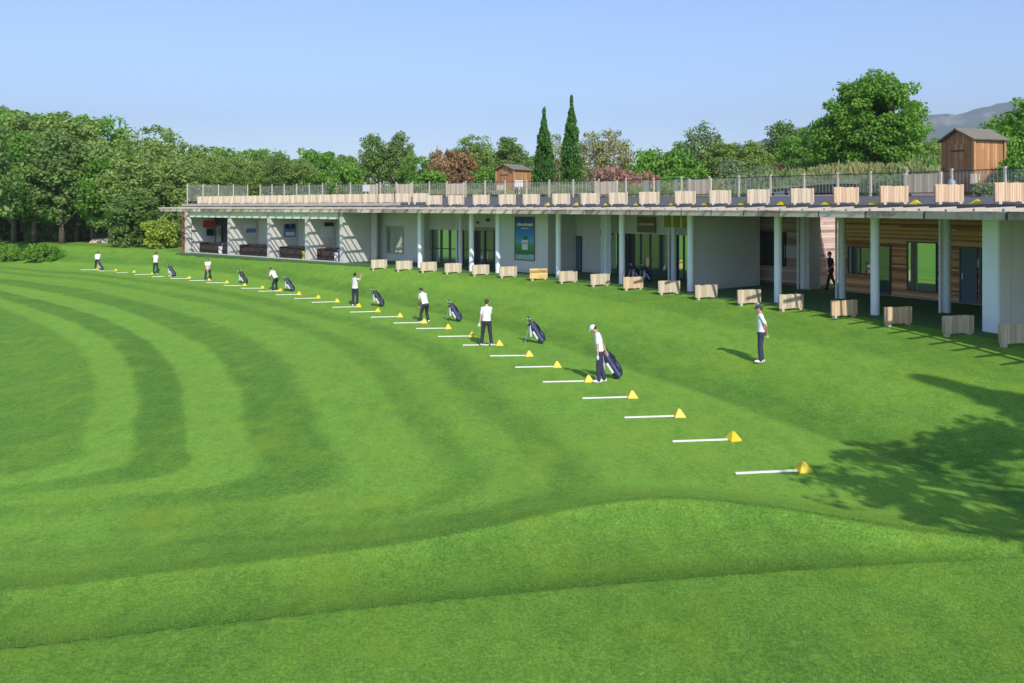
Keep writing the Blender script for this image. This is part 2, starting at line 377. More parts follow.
def mat_grass(name='mown_grass', blades=False):
    t = NT(name); p = t.pos()
    def attr(n): return t.n('ShaderNodeAttribute', attribute_name=n).outputs['Fac']
    light = (.205, .385, .050); dark = (.072, .172, .026)
    mow = attr('mow'); ra = attr('ridgea'); rb = attr('ridgeb'); bank = attr('bank')
    wob = t.math('MULTIPLY', t.math('SUBTRACT', t.noise(p, .5, 3), .5), .5)
    mo = t.math('ADD', mow, wob)
    # phi -12..24 -> 0..1
    q = t.math('DIVIDE', t.math('ADD', mo, 12), 36.0)
    def P(v): return (v + 12) / 36.0
    stops = [(P(-12), .45), (P(-9.4), .7), (P(-8.8), .35), (P(-7.2), .35), (P(-6.8), .75), (P(-5.0), .8), (P(-4.3), .45), (P(-3.5), .38), (P(-3.1), .0), (P(-2.3), .1), (P(-1.9), .85), (P(1.4), .85), (P(2.0), .25), (P(2.7), .25),
             (P(3.1), .75), (P(4.0), .75), (P(4.4), .3), (P(5.0), .3), (P(5.4), .85), (P(7.2), .8), (P(7.7), .12), (P(9.2), .12), (P(9.5), .95), (P(10.9), .95), (P(11.1), .0), (P(12.15), .0), (P(12.4), .95), (P(13.3), .9), (P(13.6), .28), (P(18), .3), (P(19), .7), (P(23), .6)]
    # photograph stripes
    s = t.ramp(q, stops)
    # foreground: broad patches instead of stripes
    big = t.noise(p, .22, 4, .6); mid = t.noise(p, 1.3, 4, .6); fine = t.noise(p, 22, 4, .7); vf = t.noise(p, 90, 3, .7)
    s = t.mix(t.math('MULTIPLY', attr('fade'), .7), s, t.ramp(big, [(.35, .40), (.65, .70)]))
    isnear = t.math('LESS_THAN', rb, 0.0)
    near_s = t.ramp(big, [(.35, .25), (.65, .65)])
    s = t.mix(t.math('MULTIPLY', isnear, 1.0), s, near_s)
    m5 = t.noise(p, 5.5, 4, .75); strk = t.noise(p, 2.6, 4, .7, (1, .35, 1))
    def cen(v, g): return t.math('MULTIPLY', t.math('SUBTRACT', v, .5), g)
    k = t.math('ADD', t.math('MULTIPLY', s, .60), .17)
    for v, g in ((big, .3), (mid, .35), (m5, .9), (strk, .75), (fine, 1.9), (vf, 1.6)): k = t.math('ADD', k, cen(v, g))
    k = t.math('MINIMUM', t.math('MAXIMUM', k, 0), 1)
    c = t.mix(k, C4(dark), C4(light))
    # yellowish dry patches
    yl = t.ramp(t.noise(p, .6, 5, .65), [(.5, 0), (.72, 1)])
    c = t.mix(t.math('MULTIPLY', yl, .45), c, C4((.23, .33, .03)))
    # shade of the far-facing slopes, painted as dark seams behind the two ridges
    def shade_seam(v, w, w2, amt):
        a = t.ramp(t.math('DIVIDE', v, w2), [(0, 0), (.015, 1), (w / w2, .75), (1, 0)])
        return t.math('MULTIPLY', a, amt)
    sm = t.math('MAXIMUM', shade_seam(ra, .10, 1.0, .85), shade_seam(rb, .4, 1.6, .15))
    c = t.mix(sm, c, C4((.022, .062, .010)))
    hgt = t.math('ADD', t.math('MULTIPLY', fine, .4), t.math('MULTIPLY', vf, .8))
    b = t.bsdf(c, .85, bump=hgt, bstr=.6, bdist=.03, spec=.06)
    b.inputs['Sheen Weight'].default_value = .0; b.inputs['Sheen Roughness'].default_value = .6
    b.inputs['Sheen Tint'].default_value = (.6, .9, .3, 1)
    return t.m
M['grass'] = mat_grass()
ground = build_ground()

# real blades on the nearest turf
def blades():
    r = np.random.default_rng(9); n = 170000
    y = 6.6 + 7.2 * r.random(n) ** 1.15; x = (r.random(n) * 2 - 1) * (y * .68 + .3)
    z, _d, _o, _ta, _tb = terrain(x, y, True); keep = (_tb < 2.4 * r.random(n) ** 3 - .4 * r.random(n)) & ((_ta < -.02) | (_ta > .14 + .25 * r.random(n))); x, y, z = x[keep], y[keep], z[keep]; n = len(x); h = r.uniform(.012, .030, n); a = r.uniform(0, 2 * PI, n); w = r.uniform(.0025, .005, n) * (y / 9)
    lean = r.normal(0, .45, (n, 2)) * h[:, None]
    b0 = np.c_[x - np.cos(a) * w, y - np.sin(a) * w, z - .003]; b1 = np.c_[x + np.cos(a) * w, y + np.sin(a) * w, z - .003]; tp = np.c_[x + lean[:, 0], y + lean[:, 1], z + h]
    V = np.stack([b0, b1, tp], 1).reshape(-1, 3); tint = np.repeat(np.clip(r.normal(.5, .25, n), 0, 1), 3)
    me = np_mesh('grass_blades', V, np.arange(n * 3).reshape(-1, 3), mat_leaf('blade', (.085, .190, .028), (.225, .400, .060), trans=.38, hue=0), {'tint': tint})
    o = bpy.data.objects.new('grass_blades', me); COL.objects.link(o); tag(o, kind='stuff')
blades()

# ------------------------------------------------------------------ foliage
def crown_mesh(name, mat, seed, rx, ry, rz, zc, nclump, nleaf, leaf, clump_r, shape='round', lean=0.0, flat=.75):
    r = np.random.default_rng(seed)
    u = r.normal(size=(nclump, 3)); u /= np.linalg.norm(u, axis=1)[:, None]
    rad = r.uniform(.35, 1.0, nclump) ** .5
    if shape == 'cone':
        h = r.uniform(0, 1, nclump) ** .85; ang = r.uniform(0, 2 * PI, nclump)
        w = np.clip(np.sin(np.clip(h * 1.0 + .10, 0, 1) ** .55 * PI) ** .75 + .04, .03, 1); rr = r.uniform(.3, 1, nclump) ** .5
        c = np.c_[np.cos(ang) * w * rx * rr, np.sin(ang) * w * ry * rr, zc - rz + h * 2 * rz]
        cr = clump_r * (.35 + .65 * w) * r.uniform(.7, 1.2, nclump)
    else:
        # lumpy ellipsoid from a few big lobes
        nl = 9; lo = r.normal(size=(nl, 3)); lo /= np.linalg.norm(lo, axis=1)[:, None]; lo[:, 2] = lo[:, 2] * .8 + .1
        amp = r.uniform(-.22, .30, nl)
        f = 1 + (amp[None] * np.clip((u @ lo.T - .55) / .45, 0, 1)).sum(1)
        c = u * (rad * f)[:, None] * [rx, ry, rz]
        if shape == 'pear': c[:, :2] *= (1.18 - .62 * (c[:, 2] / rz * .5 + .5))[:, None]
        if shape == 'dome': c[:, 2] = np.abs(c[:, 2]) * 1.0 - rz * .25
        c[:, 2] += zc; cr = clump_r * r.uniform(.55, 1.3, nclump)
    tint_c = np.clip(r.normal(.5, .22, nclump), 0, 1)
    n = nclump * nleaf; ci = np.repeat(np.arange(nclump), nleaf)
    d = r.normal(size=(n, 3)); d /= np.linalg.norm(d, axis=1)[:, None]
    q = c[ci] + d * (cr[ci] * r.uniform(.25, 1.05, n) ** .6)[:, None] * [1, 1, flat]
    if shape == 'cone': q[:, 2] += 0
    nm = d * .8 + r.normal(size=(n, 3)) * .7 + [0, 0, .35]; nm /= np.linalg.norm(nm, axis=1)[:, None]
    a = np.cross(nm, r.normal(size=(n, 3))); a /= np.linalg.norm(a, axis=1)[:, None]; b = np.cross(nm, a)
    if shape == 'cone': b = b * .6 + np.array([0, 0, .9])
    L = leaf * r.uniform(.6, 1.35, n)[:, None]
    V = np.stack([q - a * L * .5, q - b * L * .8, q + a * L * .5, q + b * L * .8], 1).reshape(-1, 3)
    Fq = np.arange(n * 4).reshape(-1, 4)
    tint = np.clip(tint_c[ci] + r.normal(0, .16, n), 0, 1)
    me = np_mesh(name, V, Fq, mat, {'tint': np.repeat(tint, 4)})
    return me, c, cr
def trunk_mb(seed, h, r0, centres, zc, rz, nlimb=7):
    rr = random.Random(seed); m = MB(); top = zc + rz * .35
    pts = []; x = y = 0
    for i in range(6):
        t = i / 5; pts.append((x, y, t * top)); x += rr.uniform(-.1, .1) * h * .06; y += rr.uniform(-.1, .1) * h * .06
    m.tube(pts, [r0 * (1.25 if i == 0 else 1 - .75 * i / 5) for i in range(6)], 8)
    cs = sorted(centres.tolist(), key=lambda q: -abs(q[0]) - abs(q[1]))
    for i in range(nlimb):
        q = cs[rr.randrange(len(cs) // 2)]; k = rr.randrange(1, 5); p = Vector(pts[k]); q = Vector(q)
        m1 = p.lerp(q, .5) + Vector((0, 0, -.05 * h * .3)); m.tube([p, m1, q], [r0 * .42, r0 * .25, r0 * .07], 6)
    return m
PROTO = {}
def make_tree_proto(kind, name, mat, seed, rx, ry, rz, zc, ncl, nlf, leaf, cr, shape='round', r0=.2, flat=.75):
    me, c, _ = crown_mesh('crown', mat, seed, rx, ry, rz, zc, ncl, nlf, leaf, cr, shape, flat=flat)
    tm = None
    if r0 > 0:
        tb = trunk_mb(seed, zc + rz, r0, c, zc, rz); tmo = tb.build('trunk', M['bark'], smooth=True); tm = tmo.data
        bpy.data.objects.remove(tmo)
    PROTO[kind] = (name, me, tm, zc + rz, rx)
L_mid = mat_leaf('leaf_mid', (.125, .205, .030), (.28, .40, .08))
L_fresh = mat_leaf('leaf_fresh', (.075, .19, .018), (.19, .38, .040))
L_deep = mat_leaf('leaf_deep', (.080, .150, .030), (.20, .31, .07))
L_tan = mat_leaf('leaf_tan', (.20, .21, .07), (.42, .35, .16), (.18, .28, .08))
L_rust = mat_leaf('leaf_rust', (.22, .13, .06), (.40, .22, .11), (.16, .16, .05), hue=.3)
L_pink = mat_leaf('leaf_pink', (.24, .15, .10), (.52, .26, .22), (.18, .22, .08), hue=.2)
L_olive = mat_leaf('leaf_olive', (.11, .17, .06), (.27, .36, .16))
L_cyp = mat_leaf('leaf_cypress', (.030, .105, .012), (.085, .22, .025), hue=.2)
L_yel = mat_leaf('leaf_yellow', (.16, .32, .03), (.45, .44, .06), (.12, .30, .03), hue=.1)
K = 'forest_tree'
for i in range(5):
    make_tree_proto('mid%d' % i, 'broadleaf_tree', L_mid, 20 + i, 3.0 + .3 * (i % 3), 3.0, 4.2 + .4 * (i % 2), 6.4, 120, 80, .20, .9, ('round', 'pear', 'round', 'dome', 'pear')[i])
for i in range(2):
    make_tree_proto('fresh%d' % i, 'leafy_tree', L_fresh, 40 + i, 3.0, 2.9, 3.2, 4.8, 100, 75, .19, .85)
for i in range(3):
    make_tree_proto('deep%d' % i, 'dark_tree', L_deep, 50 + i, 2.9, 2.9, 4.0, 6.0, 100, 75, .20, .85, 'pear')
make_tree_proto('tan', 'tan_tree', L_tan, 61, 2.2, 2.2, 3.2, 4.0, 90, 45, .16, .8, 'round', .12)
make_tree_proto('rust', 'rusty_bush', L_rust, 62, 2.6, 1.8, 1.5, 1.5, 60, 60, .17, .7, 'round', .1)
make_tree_proto('pink', 'pink_shrub', L_pink, 63, 3.0, 1.4, .95, .95, 60, 60, .14, .5, 'round', .07)
make_tree_proto('olive', 'olive_shrub', L_olive, 64, 2.0, 1.8, 2.2, 2.4, 70, 55, .16, .7, 'round', .1)
make_tree_proto('bush', 'green_bush', L_fresh, 65, 2.0, 1.7, 1.5, 1.4, 60, 70, .17, .65, 'round', .08)
make_tree_proto('dbush', 'dark_bush', L_deep, 66, 2.0, 1.6, 1.6, 1.4, 60, 70, .17, .65, 'round', .08)
make_tree_proto('lowbush', 'grassy_bush', L_olive, 67, 1.6, 1.2, .9, .75, 45, 60, .13, .5, 'round', .05)
make_tree_proto('cyp', 'cypress', L_cyp, 70, .98, .98, 5.2, 5.4, 330, 45, .15, .34, 'cone', .12, flat=1.6)
make_tree_proto('yel', 'yellow_bush', L_yel, 71, 1.9, 1.6, 1.75, 1.7, 70, 70, .17, .6, 'round', .08)
make_tree_proto('big', 'big_leafy_tree', L_fresh, 75, 3.5, 3.3, 3.45, 4.4, 260, 160, .135, .7, 'pear', .22)
make_tree_proto('shade', 'shade_tree', L_mid, 77, 4.6, 2.7, 2.0, 6.5, 300, 24, .15, .38, 'round', .28)
make_tree_proto('hedge', 'clipped_hedge', L_fresh, 78, 1.9, 1.1, .8, .75, 70, 90, .12, .45, 'round', .05)

def put_tree(kind, loc, h, w=None, label='', cat='tree', group=None, name=None):
    nm, cm, tm, ph, prx = PROTO[kind]
    root = empty(name or nm, loc, random.uniform(0, 6.28), label, cat, group)
    sz = h / ph; sx = (w / (2 * prx)) if w else sz * random.uniform(.95, 1.15)
    c = bpy.data.objects.new('crown', cm); COL.objects.link(c); c.parent = root; c.scale = (sx, sx, sz)
    if tm is not None:
        k = bpy.data.objects.new('trunk', tm); COL.objects.link(k); k.parent = root; k.scale = (sx, sx, sz)
    return root
def tree_px(kind, px, topy, D, zb, label, wpx=None, **kw):
    """tree whose top is seen at row topy when standing D metres away on ground height zb"""
    top = CAMZ + (HZ - topy) / F_PX * D
    return put_tree(kind, ((px - CX) / F_PX * D, D, zb), top - zb, (wpx / F_PX * D) if wpx else None, label, **kw)

# ------------------------------------------------------------------ building
S_R = s_at(1150, 0) if False else 40.0
S_R = 30 + 17.0   # placeholder, replaced below
# right end: y ~ 17 on the facade line
S_R = float(FS[np.argmin(np.abs(FAC[:, 1] - 15.5))]); S_L = s_at(187, 0)
def rear_z(s): return 4.32 + .42 * max(0, min(1, (s - S_R - 15) / 45))
mid_s = s_at(622, 0)
bld = empty('range_building', fp(mid_s, 3, 0), 0, 'long curved grey driving range building with roof deck and timber canopy', 'building')
def strip(mb, s0, s1, o0, o1, z0, z1, step=1.2, z1b=None, z0b=None):
    """curved box; z1b: top height at o1 (function of s or number)"""
    n = max(1, int(abs(s1 - s0) / step + .999)); vs = []
    for i in range(n + 1):
        s = s0 + (s1 - s0) * i / n
        zt = z1; zt2 = (z1b(s) if callable(z1b) else z1b) if z1b is not None else z1
        zb2 = (z0b(s) if callable(z0b) else z0b) if z0b is not None else z0
        vs += [fp(s, o0, z0), fp(s, o1, zb2), fp(s, o1, zt2), fp(s, o0, zt)]
    fs = []
    for i in range(n):
        a = i * 4; b = a + 4
        for k in range(4): fs.append((a + k, a + (k + 1) % 4, b + (k + 1) % 4, b + k))
    fs.append((0, 1, 2, 3)); m = n * 4; fs.append((m + 3, m + 2, m + 1, m))
    mb.add(vs, fs); return mb
def part(name, mat, mb, parent=None, **kw): return mb.build(name, mat, parent or bld, world=(parent is None), **kw)
def bpart(name, mat, mb, **kw):  # sub-part: parent is a part mesh sitting at local origin of bld
    pr = kw.pop('under'); o = mb.build(name, mat, bld, world=True, **kw); o.parent = pr; return o

# floor
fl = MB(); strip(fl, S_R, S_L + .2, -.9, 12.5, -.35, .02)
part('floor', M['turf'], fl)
# deck slab (with sloping surface) and ceiling
S_M = s_at(392, 0)
dk = MB(); strip(dk, S_R, S_M, -.95, 6.6, 3.60, 3.90, z1b=rear_z); strip(dk, S_M + .002, S_L + .3, -.22, 6.6, 3.60, 3.90, z1b=rear_z)
part('roof_deck', M['asphalt'], dk)
ce = MB(); strip(ce, S_R, S_M, -.93, 6.55, 3.52, 3.597); strip(ce, S_M + .002, S_L + .25, -.2, 6.55, 3.52, 3.597)
part('ceiling', M['ceil'], ce)
fa = MB(); strip(fa, S_R, S_M, -1.0, -.953, 3.54, 3.93); strip(fa, S_M + .002, S_L + .3, -.27, -.223, 3.54, 3.93)
part('fascia', M['asphalt'], fa)
pp_ = MB(); strip(pp_, s_at(400, -.2), S_L + .3, -.30, -.16, 3.935, 4.12); part('parapet', M['fascia'], pp_)
# canopy
CB0, CB1 = S_R, s_at(161, -1.9)
for of, z0_, z1_, w_ in ((-1.95, 3.49, 3.68, .06), (-1.97, 3.69, 3.725, .03), (-1.62, 3.52, 3.58, .07), (-1.28, 3.52, 3.58, .07)):
    o = MB(); strip(o, CB0, CB1, of, of + w_, z0_, z1_); part('canopy_beam', M['canopy'], o)
o = MB(); strip(o, CB0, S_M, -1.72, -1.01, 3.665, 3.70); part('canopy_boards', M['canopy'], o)
o = MB(); strip(o, S_M, CB1, -.75, -.68, 3.52, 3.58); part('canopy_beam', M['canopy'], o)
rr = random.Random(3)
s = CB0 + .6; nbr = 0
while s < CB1 - .3:
    p, t, b = fr(s); o = MB()
    def q(off, z, k): v = p + b * off + t * k; v.z = z; return v
    k_ = .035 + rr.uniform(0, .01); dz_ = rr.uniform(-.012, .012)
    vs = [q(a_, z_ + dz_, kk_) for kk_ in (-k_, k_) for a_, z_ in ((-1.003 if s < S_M else -.28, 3.70), (-1.003 if s < S_M else -.28, 3.86), (-2.5, 3.80), (-2.5, 3.73))]
    o.add(vs, [(0, 1, 2, 3), (7, 6, 5, 4), (0, 4, 5, 1), (1, 5, 6, 2), (2, 6, 7, 3), (3, 7, 4, 0)])
    part('canopy_bracket', M['fascia'], o); s += 1.0 + rr.uniform(-.03, .03); nbr += 1

COLS = [875, 778, 690.5, 622, 558.5, 498, 471.5, 420]
for px in COLS:
    c = fp(s_at(px, 0), 0); o = MB(); o.tube([(c.x, c.y, .0), (c.x, c.y, 3.52)], .15, 20); part('column', M['column'], o, smooth=False)
    for pl in bpy.data.objects[-1:] if False else []: pass
for px, off in ((946.5, 2.8), (842, 3.4), (803, 5.2), (460.5, 3.2), (606, 3.4), (673.5, 3.2)):
    c = fp(s_at(px, off), off); o = MB(); o.tube([(c.x, c.y, .02), (c.x, c.y, 3.52)], .15, 20); part('column', M['column'], o); o = MB(); o.tube([(c.x - .26, c.y - .05, .02), (c.x - .26, c.y - .05, 3.515)], .05, 10); part('downpipe', M['column'], o)

def wallseg(name, mat, px0, px1, o0, th=.2, z0=0.0, z1=3.52, offb=None, under=None):
    s0, s1 = s_at(px0, o0), s_at(px1, o0); mb = MB(); strip(mb, s0, s1, o0, o0 + th, z0, z1)
    return part(name, mat, mb)
def wing(px, o0, o1, mat=None, th=.22, name='wing_wall', z1=3.52):
    s = s_at(px, o0); mb = MB(); p, t, b = fr(s)
    c = p + b * (o0 + o1) / 2 + t * th / 2; c.z = z1 / 2 + .005
    mb.obox(c, t, b, (0, 0, 1), th / 2, (o1 - o0) / 2, z1 / 2 - .005); return part(name, mat or M['grey'], mb)
def opening(name, px, off, w, h, z0, frame, glass, depth=.06, fw=.06, mull=0, label=None, handle=False, eps=.02):
    """flat framed leaf standing a little proud of the wall front at off"""
    s = s_at(px, off); p, t, b = fr(s); c = p + b * (off - eps - depth / 2); c.z = z0 + h / 2
    f = MB()
    f.obox(c + t * (w / 2 - fw / 2), t, b, (0, 0, 1), fw / 2, depth / 2, h / 2); f.obox(c - t * (w / 2 - fw / 2), t, b, (0, 0, 1), fw / 2, depth / 2, h / 2)
    f.obox(c + Vector((0, 0, h / 2 - fw / 2)), t, b, (0, 0, 1), w / 2 - fw, depth / 2, fw / 2); f.obox(c - Vector((0, 0, h / 2 - fw / 2)), t, b, (0, 0, 1), w / 2 - fw, depth / 2, fw / 2)
    for k in range(mull):
        x = -w / 2 + w * (k + 1) / (mull + 1); f.obox(c + t * x, t, b, (0, 0, 1), fw * .4, depth / 2 - .004, h / 2 - fw)
    fo = part(name, frame, f)
    g = MB(); g.obox(c + b * .012, t, b, (0, 0, 1), w / 2 - fw * .9, .008, h / 2 - fw * .9); bpart('pane' if glass in (M['glass'], M['glassgreen']) else 'leaf', glass, g, under=fo)
    if handle:
        hb = MB(); hb.obox(c + t * (w / 2 - .16) - b * .05 - Vector((0, 0, .05)), t, b, (0, 0, 1), .02, .02, .12); bpart('handle', M['silver'], hb, under=fo)
    if label: fo['label'] = label
    return fo
def panel(name, mat, px, off, w, h, z0, depth=.04, under=None, eps=.02, ds=0.0):
    s = s_at(px, off); p, t, b = fr(s); c = p + b * (off - eps - depth / 2) + t * ds; c.z = z0 + h / 2
    m = MB(); m.obox(c, t, b, (0, 0, 1), w / 2, depth / 2, h / 2)
    return part(name, mat, m) if under is None else bpart(name, mat, m, under=under)

# -- right part : timber clad rear wall at offset 6
SW0, SW1 = S_R, s_at(841, 6.0)
m = MB(); strip(m, SW0, SW1, 6.0, 6.2, 0, 3.52); ww = part('timber_wall', M['woodwall'], m); ww['label'] = 'brown horizontal board wall'
m = MB(); strip(m, SW0, SW1, 5.94, 5.995, .0, .12); part('skirting', M['stone'], m)
opening('window', 861, 6.0, 1.25, 1.25, .85, M['frame'], M['glass'], mull=1)
panel('window_trim', M['white'], 851, 5.97, .06, 1.2, .87)
opening('door', 883.5, 6.0, .75, 2.15, .05, M['frame'], M['glass'], handle=True)
opening('mirror_window', 922.5, 6.0, 1.3, 2.05, .35, M['frame'], M['glassgreen'], fw=.05, label='tall window mirroring the green field')
opening('door', 969, 6.0, .72, 2.2, .05, M['bluedoor'], M['bluedoor'], handle=True)
opening('door', 992, 6.0, .9, 2.2, .05, M['bluedoor'], M['bluedoor'])
panel('notice', M['whitec'], 979, 6.0, .2, .3, 1.5)
# right wing wall with pillar edge
p985 = wing(986, .0, 5.9, M['grey'], -.5)
s = s_at(985, -.02); p, t, b = fr(s); m = MB(); c = p + b * -.06 - t * .24; c.z = 1.76; m.obox(c, t, b, (0, 0, 1), .26, .05, 1.755); part('pillar_face', M['column'], m)
# window in right wing wall
s = s_at(988, 0); p, t, b = fr(s); c = p + b * 2.0 - t * .53; c.z = 1.6; m = MB(); m.obox(c, t, b, (0, 0, 1), .03, .6, .7); wf = part('window', M['frame'], m)
m = MB(); m.obox(c - t * .032, t, b, (0, 0, 1), .006, .54, .64); bpart('pane', M['glass'], m, under=wf)

# passage / courtyard rear wall, reddish boards
SP0, SP1 = s_at(846, 10.2), s_at(740, 6.4)
m = MB(); strip(m, s_at(815, 6.75) - 8.4, s_at(770, 10.2), 10.2, 10.4, 0, 4.5); part('courtyard_wall', M['redwood'], m)
panel('notice', M['whitec'], 812, 10.2, .9, .7, 2.1); panel('notice', M['whitec'], 836, 10.2, .7, .9, 2.4)
m = MB(); strip(m, s_at(800, 6.3), s_at(735, 6.3), 6.3, 6.5, 0, 3.52); part('timber_wall', M['redwood'], m)
opening('window', 766, 6.3, 2.5, 1.7, .9, M['frame'], M['glass'], mull=1)
panel('notice', M['whitec'], 792, 6.3, .8, .6, 1.35)
wing(815, 6.75, 10.15, M['redwood'], .2, 'courtyard_wall', 4.3)
# grey block in the passage
s = s_at(800, 5.0); p, t, b = fr(s); m = MB(); c = p + b * 5.6 + t * -.1; c.z = 1.76; m.obox(c, t, b, (0, 0, 1), .25, .4, 1.755); part('pier', M['grey'], m)
# big grey wing wall 694..757
wing(692, .15, 4.6, M['grey'], .25); 
s = s_at(692, .15); p, t, b = fr(s)
m = MB(); strip(m, s_at(757, 4.7), s_at(700, 4.7) , 4.7, 4.9, 0, 3.52); part('rear_wall', M['grey'], m)
# -- middle glazing section 605..690, off 4.2
def rear(px0, px1, off, mat=None): return wallseg('rear_wall', mat or M['grey'], px0, px1, off)
s0, s1 = s_at(690, 4.2), s_at(603, 4.2)
m = MB(); strip(m, s0 - 1.2, s1, 4.2, 4.4, 2.35, 3.52); part('lintel_wall', M['grey'], m)
for a, bb, mu in ((690, 677, 1), (671, 629, 3), (618, 608, 0)):
    sa, sb = s_at(a, 4.25), s_at(bb, 4.25); mdl = (sa + sb) / 2; w = sb - sa; p, t, b = fr(mdl); c = p + b * 4.3
    f = MB()
    for k in range(mu + 2):
        x = -w / 2 + w * k / (mu + 1); f.obox(c + t * x + Vector((0, 0, 1.18)), t, b, (0, 0, 1), .05, .05, 1.17)
    fo = part('glazing', M['frame'], f); g = MB(); g.obox(c + Vector((0, 0, 1.18)), t, b, (0, 0, 1), w / 2 - .05, .01, 1.16)
    bpart('pane', M['glass'] if mu > 1 else M['glassgreen'], g, under=fo)
for a, bb in ((629, 618), (677, 671), (608, 603)):
    sa, sb = s_at(a, 4.2), s_at(bb, 4.2); m = MB(); strip(m, sa, sb, 4.2, 4.4, 0, 2.347); part('rear_wall', M['frame'], m)
sg = panel('sign', M['brown'], 647, 4.18, 1.3, .85, 2.45, .06); sg['label'] = 'brown sign with a pale line of lettering'
for k in range(9): panel('lettering', M['letter'], 647, 4.10, .06 + .03 * (k % 3), .12, 2.84, .012, under=sg, ds=(k - 4) * .12)
for k, px in enumerate((667, 676, 685)):
    s = s_at(px, 1.0); p, t, b = fr(s); c = p + b * 1.0; c.z = 3.12; m = MB(); m.obox(c, t, b, (0, 0, 1), .04, .27, .25); m.obox(c + Vector((0, 0, .325)), t, b, (0, 0, 1), .01, .2, .07)
    root_s = m.build('hanging_sign', M['signyellow'], bld, world=True); root_s['label'] = 'yellow hanging sign under the ceiling'
# -- 560..603 wall + doors
rear(603, 549, 3.9)
opening('door', 577, 3.9, .8, 2.1, .03, M['frame'], M['bluedoor'])
opening('door', 555, 3.9, .8, 2.1, .03, M['frame'], M['screen'])
panel('sign', M['dark'], 552, 3.9, .7, .3, 2.4)
panel('notice', M['whitec'], 585, 3.9, .25, .35, 1.4)
panel('lamp_box', M['dark'], 602, 3.85, .2, .35, 2.2)
for px in (604, 609): 
    c = fp(s_at(px, 3.3), 3.3); m = MB(); m.obox((c.x, c.y, 1.77), (1, 0, 0), (0, 1, 0), (0, 0, 1), .1, .1, 1.745); part('pilaster', M['column'], m)
# -- storeroom block with poster 500..548 , off 1.3
sa, sb = s_at(548, 1.3), s_at(500, 1.3)
m = MB(); strip(m, sa, sb, 1.3, 4.0, 0, 3.515); part('storeroom', M['grey'], m)
po = panel('poster_frame', M['dark'], 525, 1.3, 1.5, 2.55, .72, .05); po['label'] = 'tall blue and green poster with white lettering'
t_ = NT('poster_print'); v = t_.coord('Generated'); sp = t_.n('ShaderNodeSeparateXYZ'); t_.l(v, sp.inputs[0])
nz = t_.noise(v, 6, 4); yy = t_.math('ADD', sp.outputs['Z'], t_.math('MULTIPLY', t_.math('SUBTRACT', nz, .5), .12))
cc = t_.ramp(yy, [(0, (.25, .40, .36)), (.11, (.28, .42, .38)), (.13, (.02, .12, .03)), (.36, (.05, .28, .06)), (.42, (.10, .30, .50)), (.6, (.01, .20, .50)), (.88, (.01, .07, .28)), (1, (.01, .04, .14))])
t_.bsdf(cc, .35); M['poster'] = t_.m
panel('print', M['poster'], 525, 1.24, 1.4, 2.45, .77, .012, under=po)
for k in range(10):
    w = .07 + .03 * ((k * 7) % 3); panel('lettering', M['whitec'], 525, 1.215, w, .13 if k % 4 else .17, 2.75, .01, under=po, ds=(k - 4.5) * .125)
for k in range(6): panel('lettering', M['letter'], 525, 1.215, .06, .08, 2.56, .01, under=po, ds=(k - 2.5) * .09)
m = MB(); p, t, b = fr(s_at(525, 1.2)); c = p + b * 1.2; c.z = 1.75; m.ball(c, .24, .24, .05, rot=None); m.obox(c - Vector((0, 0, .1)), t, b, (0, 0, 1), .22, .02, .3); bpart('emblem', M['whitec'], m, under=po)
m = MB(); m.obox(c + Vector((0, 0, .28)) - b * .025, t, b, (0, 0, 1), .15, .02, .1); bpart('emblem', mat_plain('poster_green', (.04, .16, .05), .5), m, under=po)
# -- 420..500 glazing at off 4
rear(500, 495, 4.0); 
m = MB(); strip(m, s_at(500, 4.0), s_at(420, 4.0), 4.0, 4.2, 2.3, 3.52); part('lintel_wall', M['grey'], m)
for a, bb, mu in ((458, 424, 3), (494, 475, 1), (470, 462, 0)):
    sa, sb = s_at(a, 4.05), s_at(bb, 4.05); mdl = (sa + sb) / 2; w = sb - sa; p, t, b = fr(mdl); c = p + b * 4.1; f = MB()
    for k in range(mu + 2):
        x = -w / 2 + w * k / (mu + 1); f.obox(c + t * x + Vector((0, 0, 1.155)), t, b, (0, 0, 1), .05, .05, 1.14)
    f.obox(c + Vector((0, 0, 1.0)), t, b, (0, 0, 1), w / 2 - .06, .03, .03)
    fo = part('glazing', M['frame'], f); g = MB(); g.obox(c + b * .04 + Vector((0, 0, 1.155)), t, b, (0, 0, 1), w / 2 - .05, .006, 1.12)
    bpart('pane', M['glassgreen'] if a == 458 else M['glass'], g, under=fo)
sg = panel('sign', M['brown'], 485, 3.98, 1.6, .22, 2.28, .05); 
for k in range(9): panel('lettering', M['letter'], 485, 3.92, .08, .1, 2.34, .01, under=sg, ds=(k - 4) * .16)
panel('lamp_box', M['screen'], 488, 3.98, .3, .22, 2.9); panel('lamp_box', M['screen'], 478, 3.98, .2, .15, 2.75)
# -- 342..420 wall off 3.4 with window
rear(424, 372, 3.4); opening('window', 395, 3.4, 1.75, 1.95, .55, M['stone'], M['glassgreen'], mull=1, fw=.1, label='window reflecting the bright green field')
s = s_at(422, 3.4); p, t, b = fr(s); m = MB(); c = p + b * 3.75; c.z = 1.76; m.obox(c, t, b, (0, 0, 1), .1, .35, 1.755); part('rear_wall', M['grey'], m)
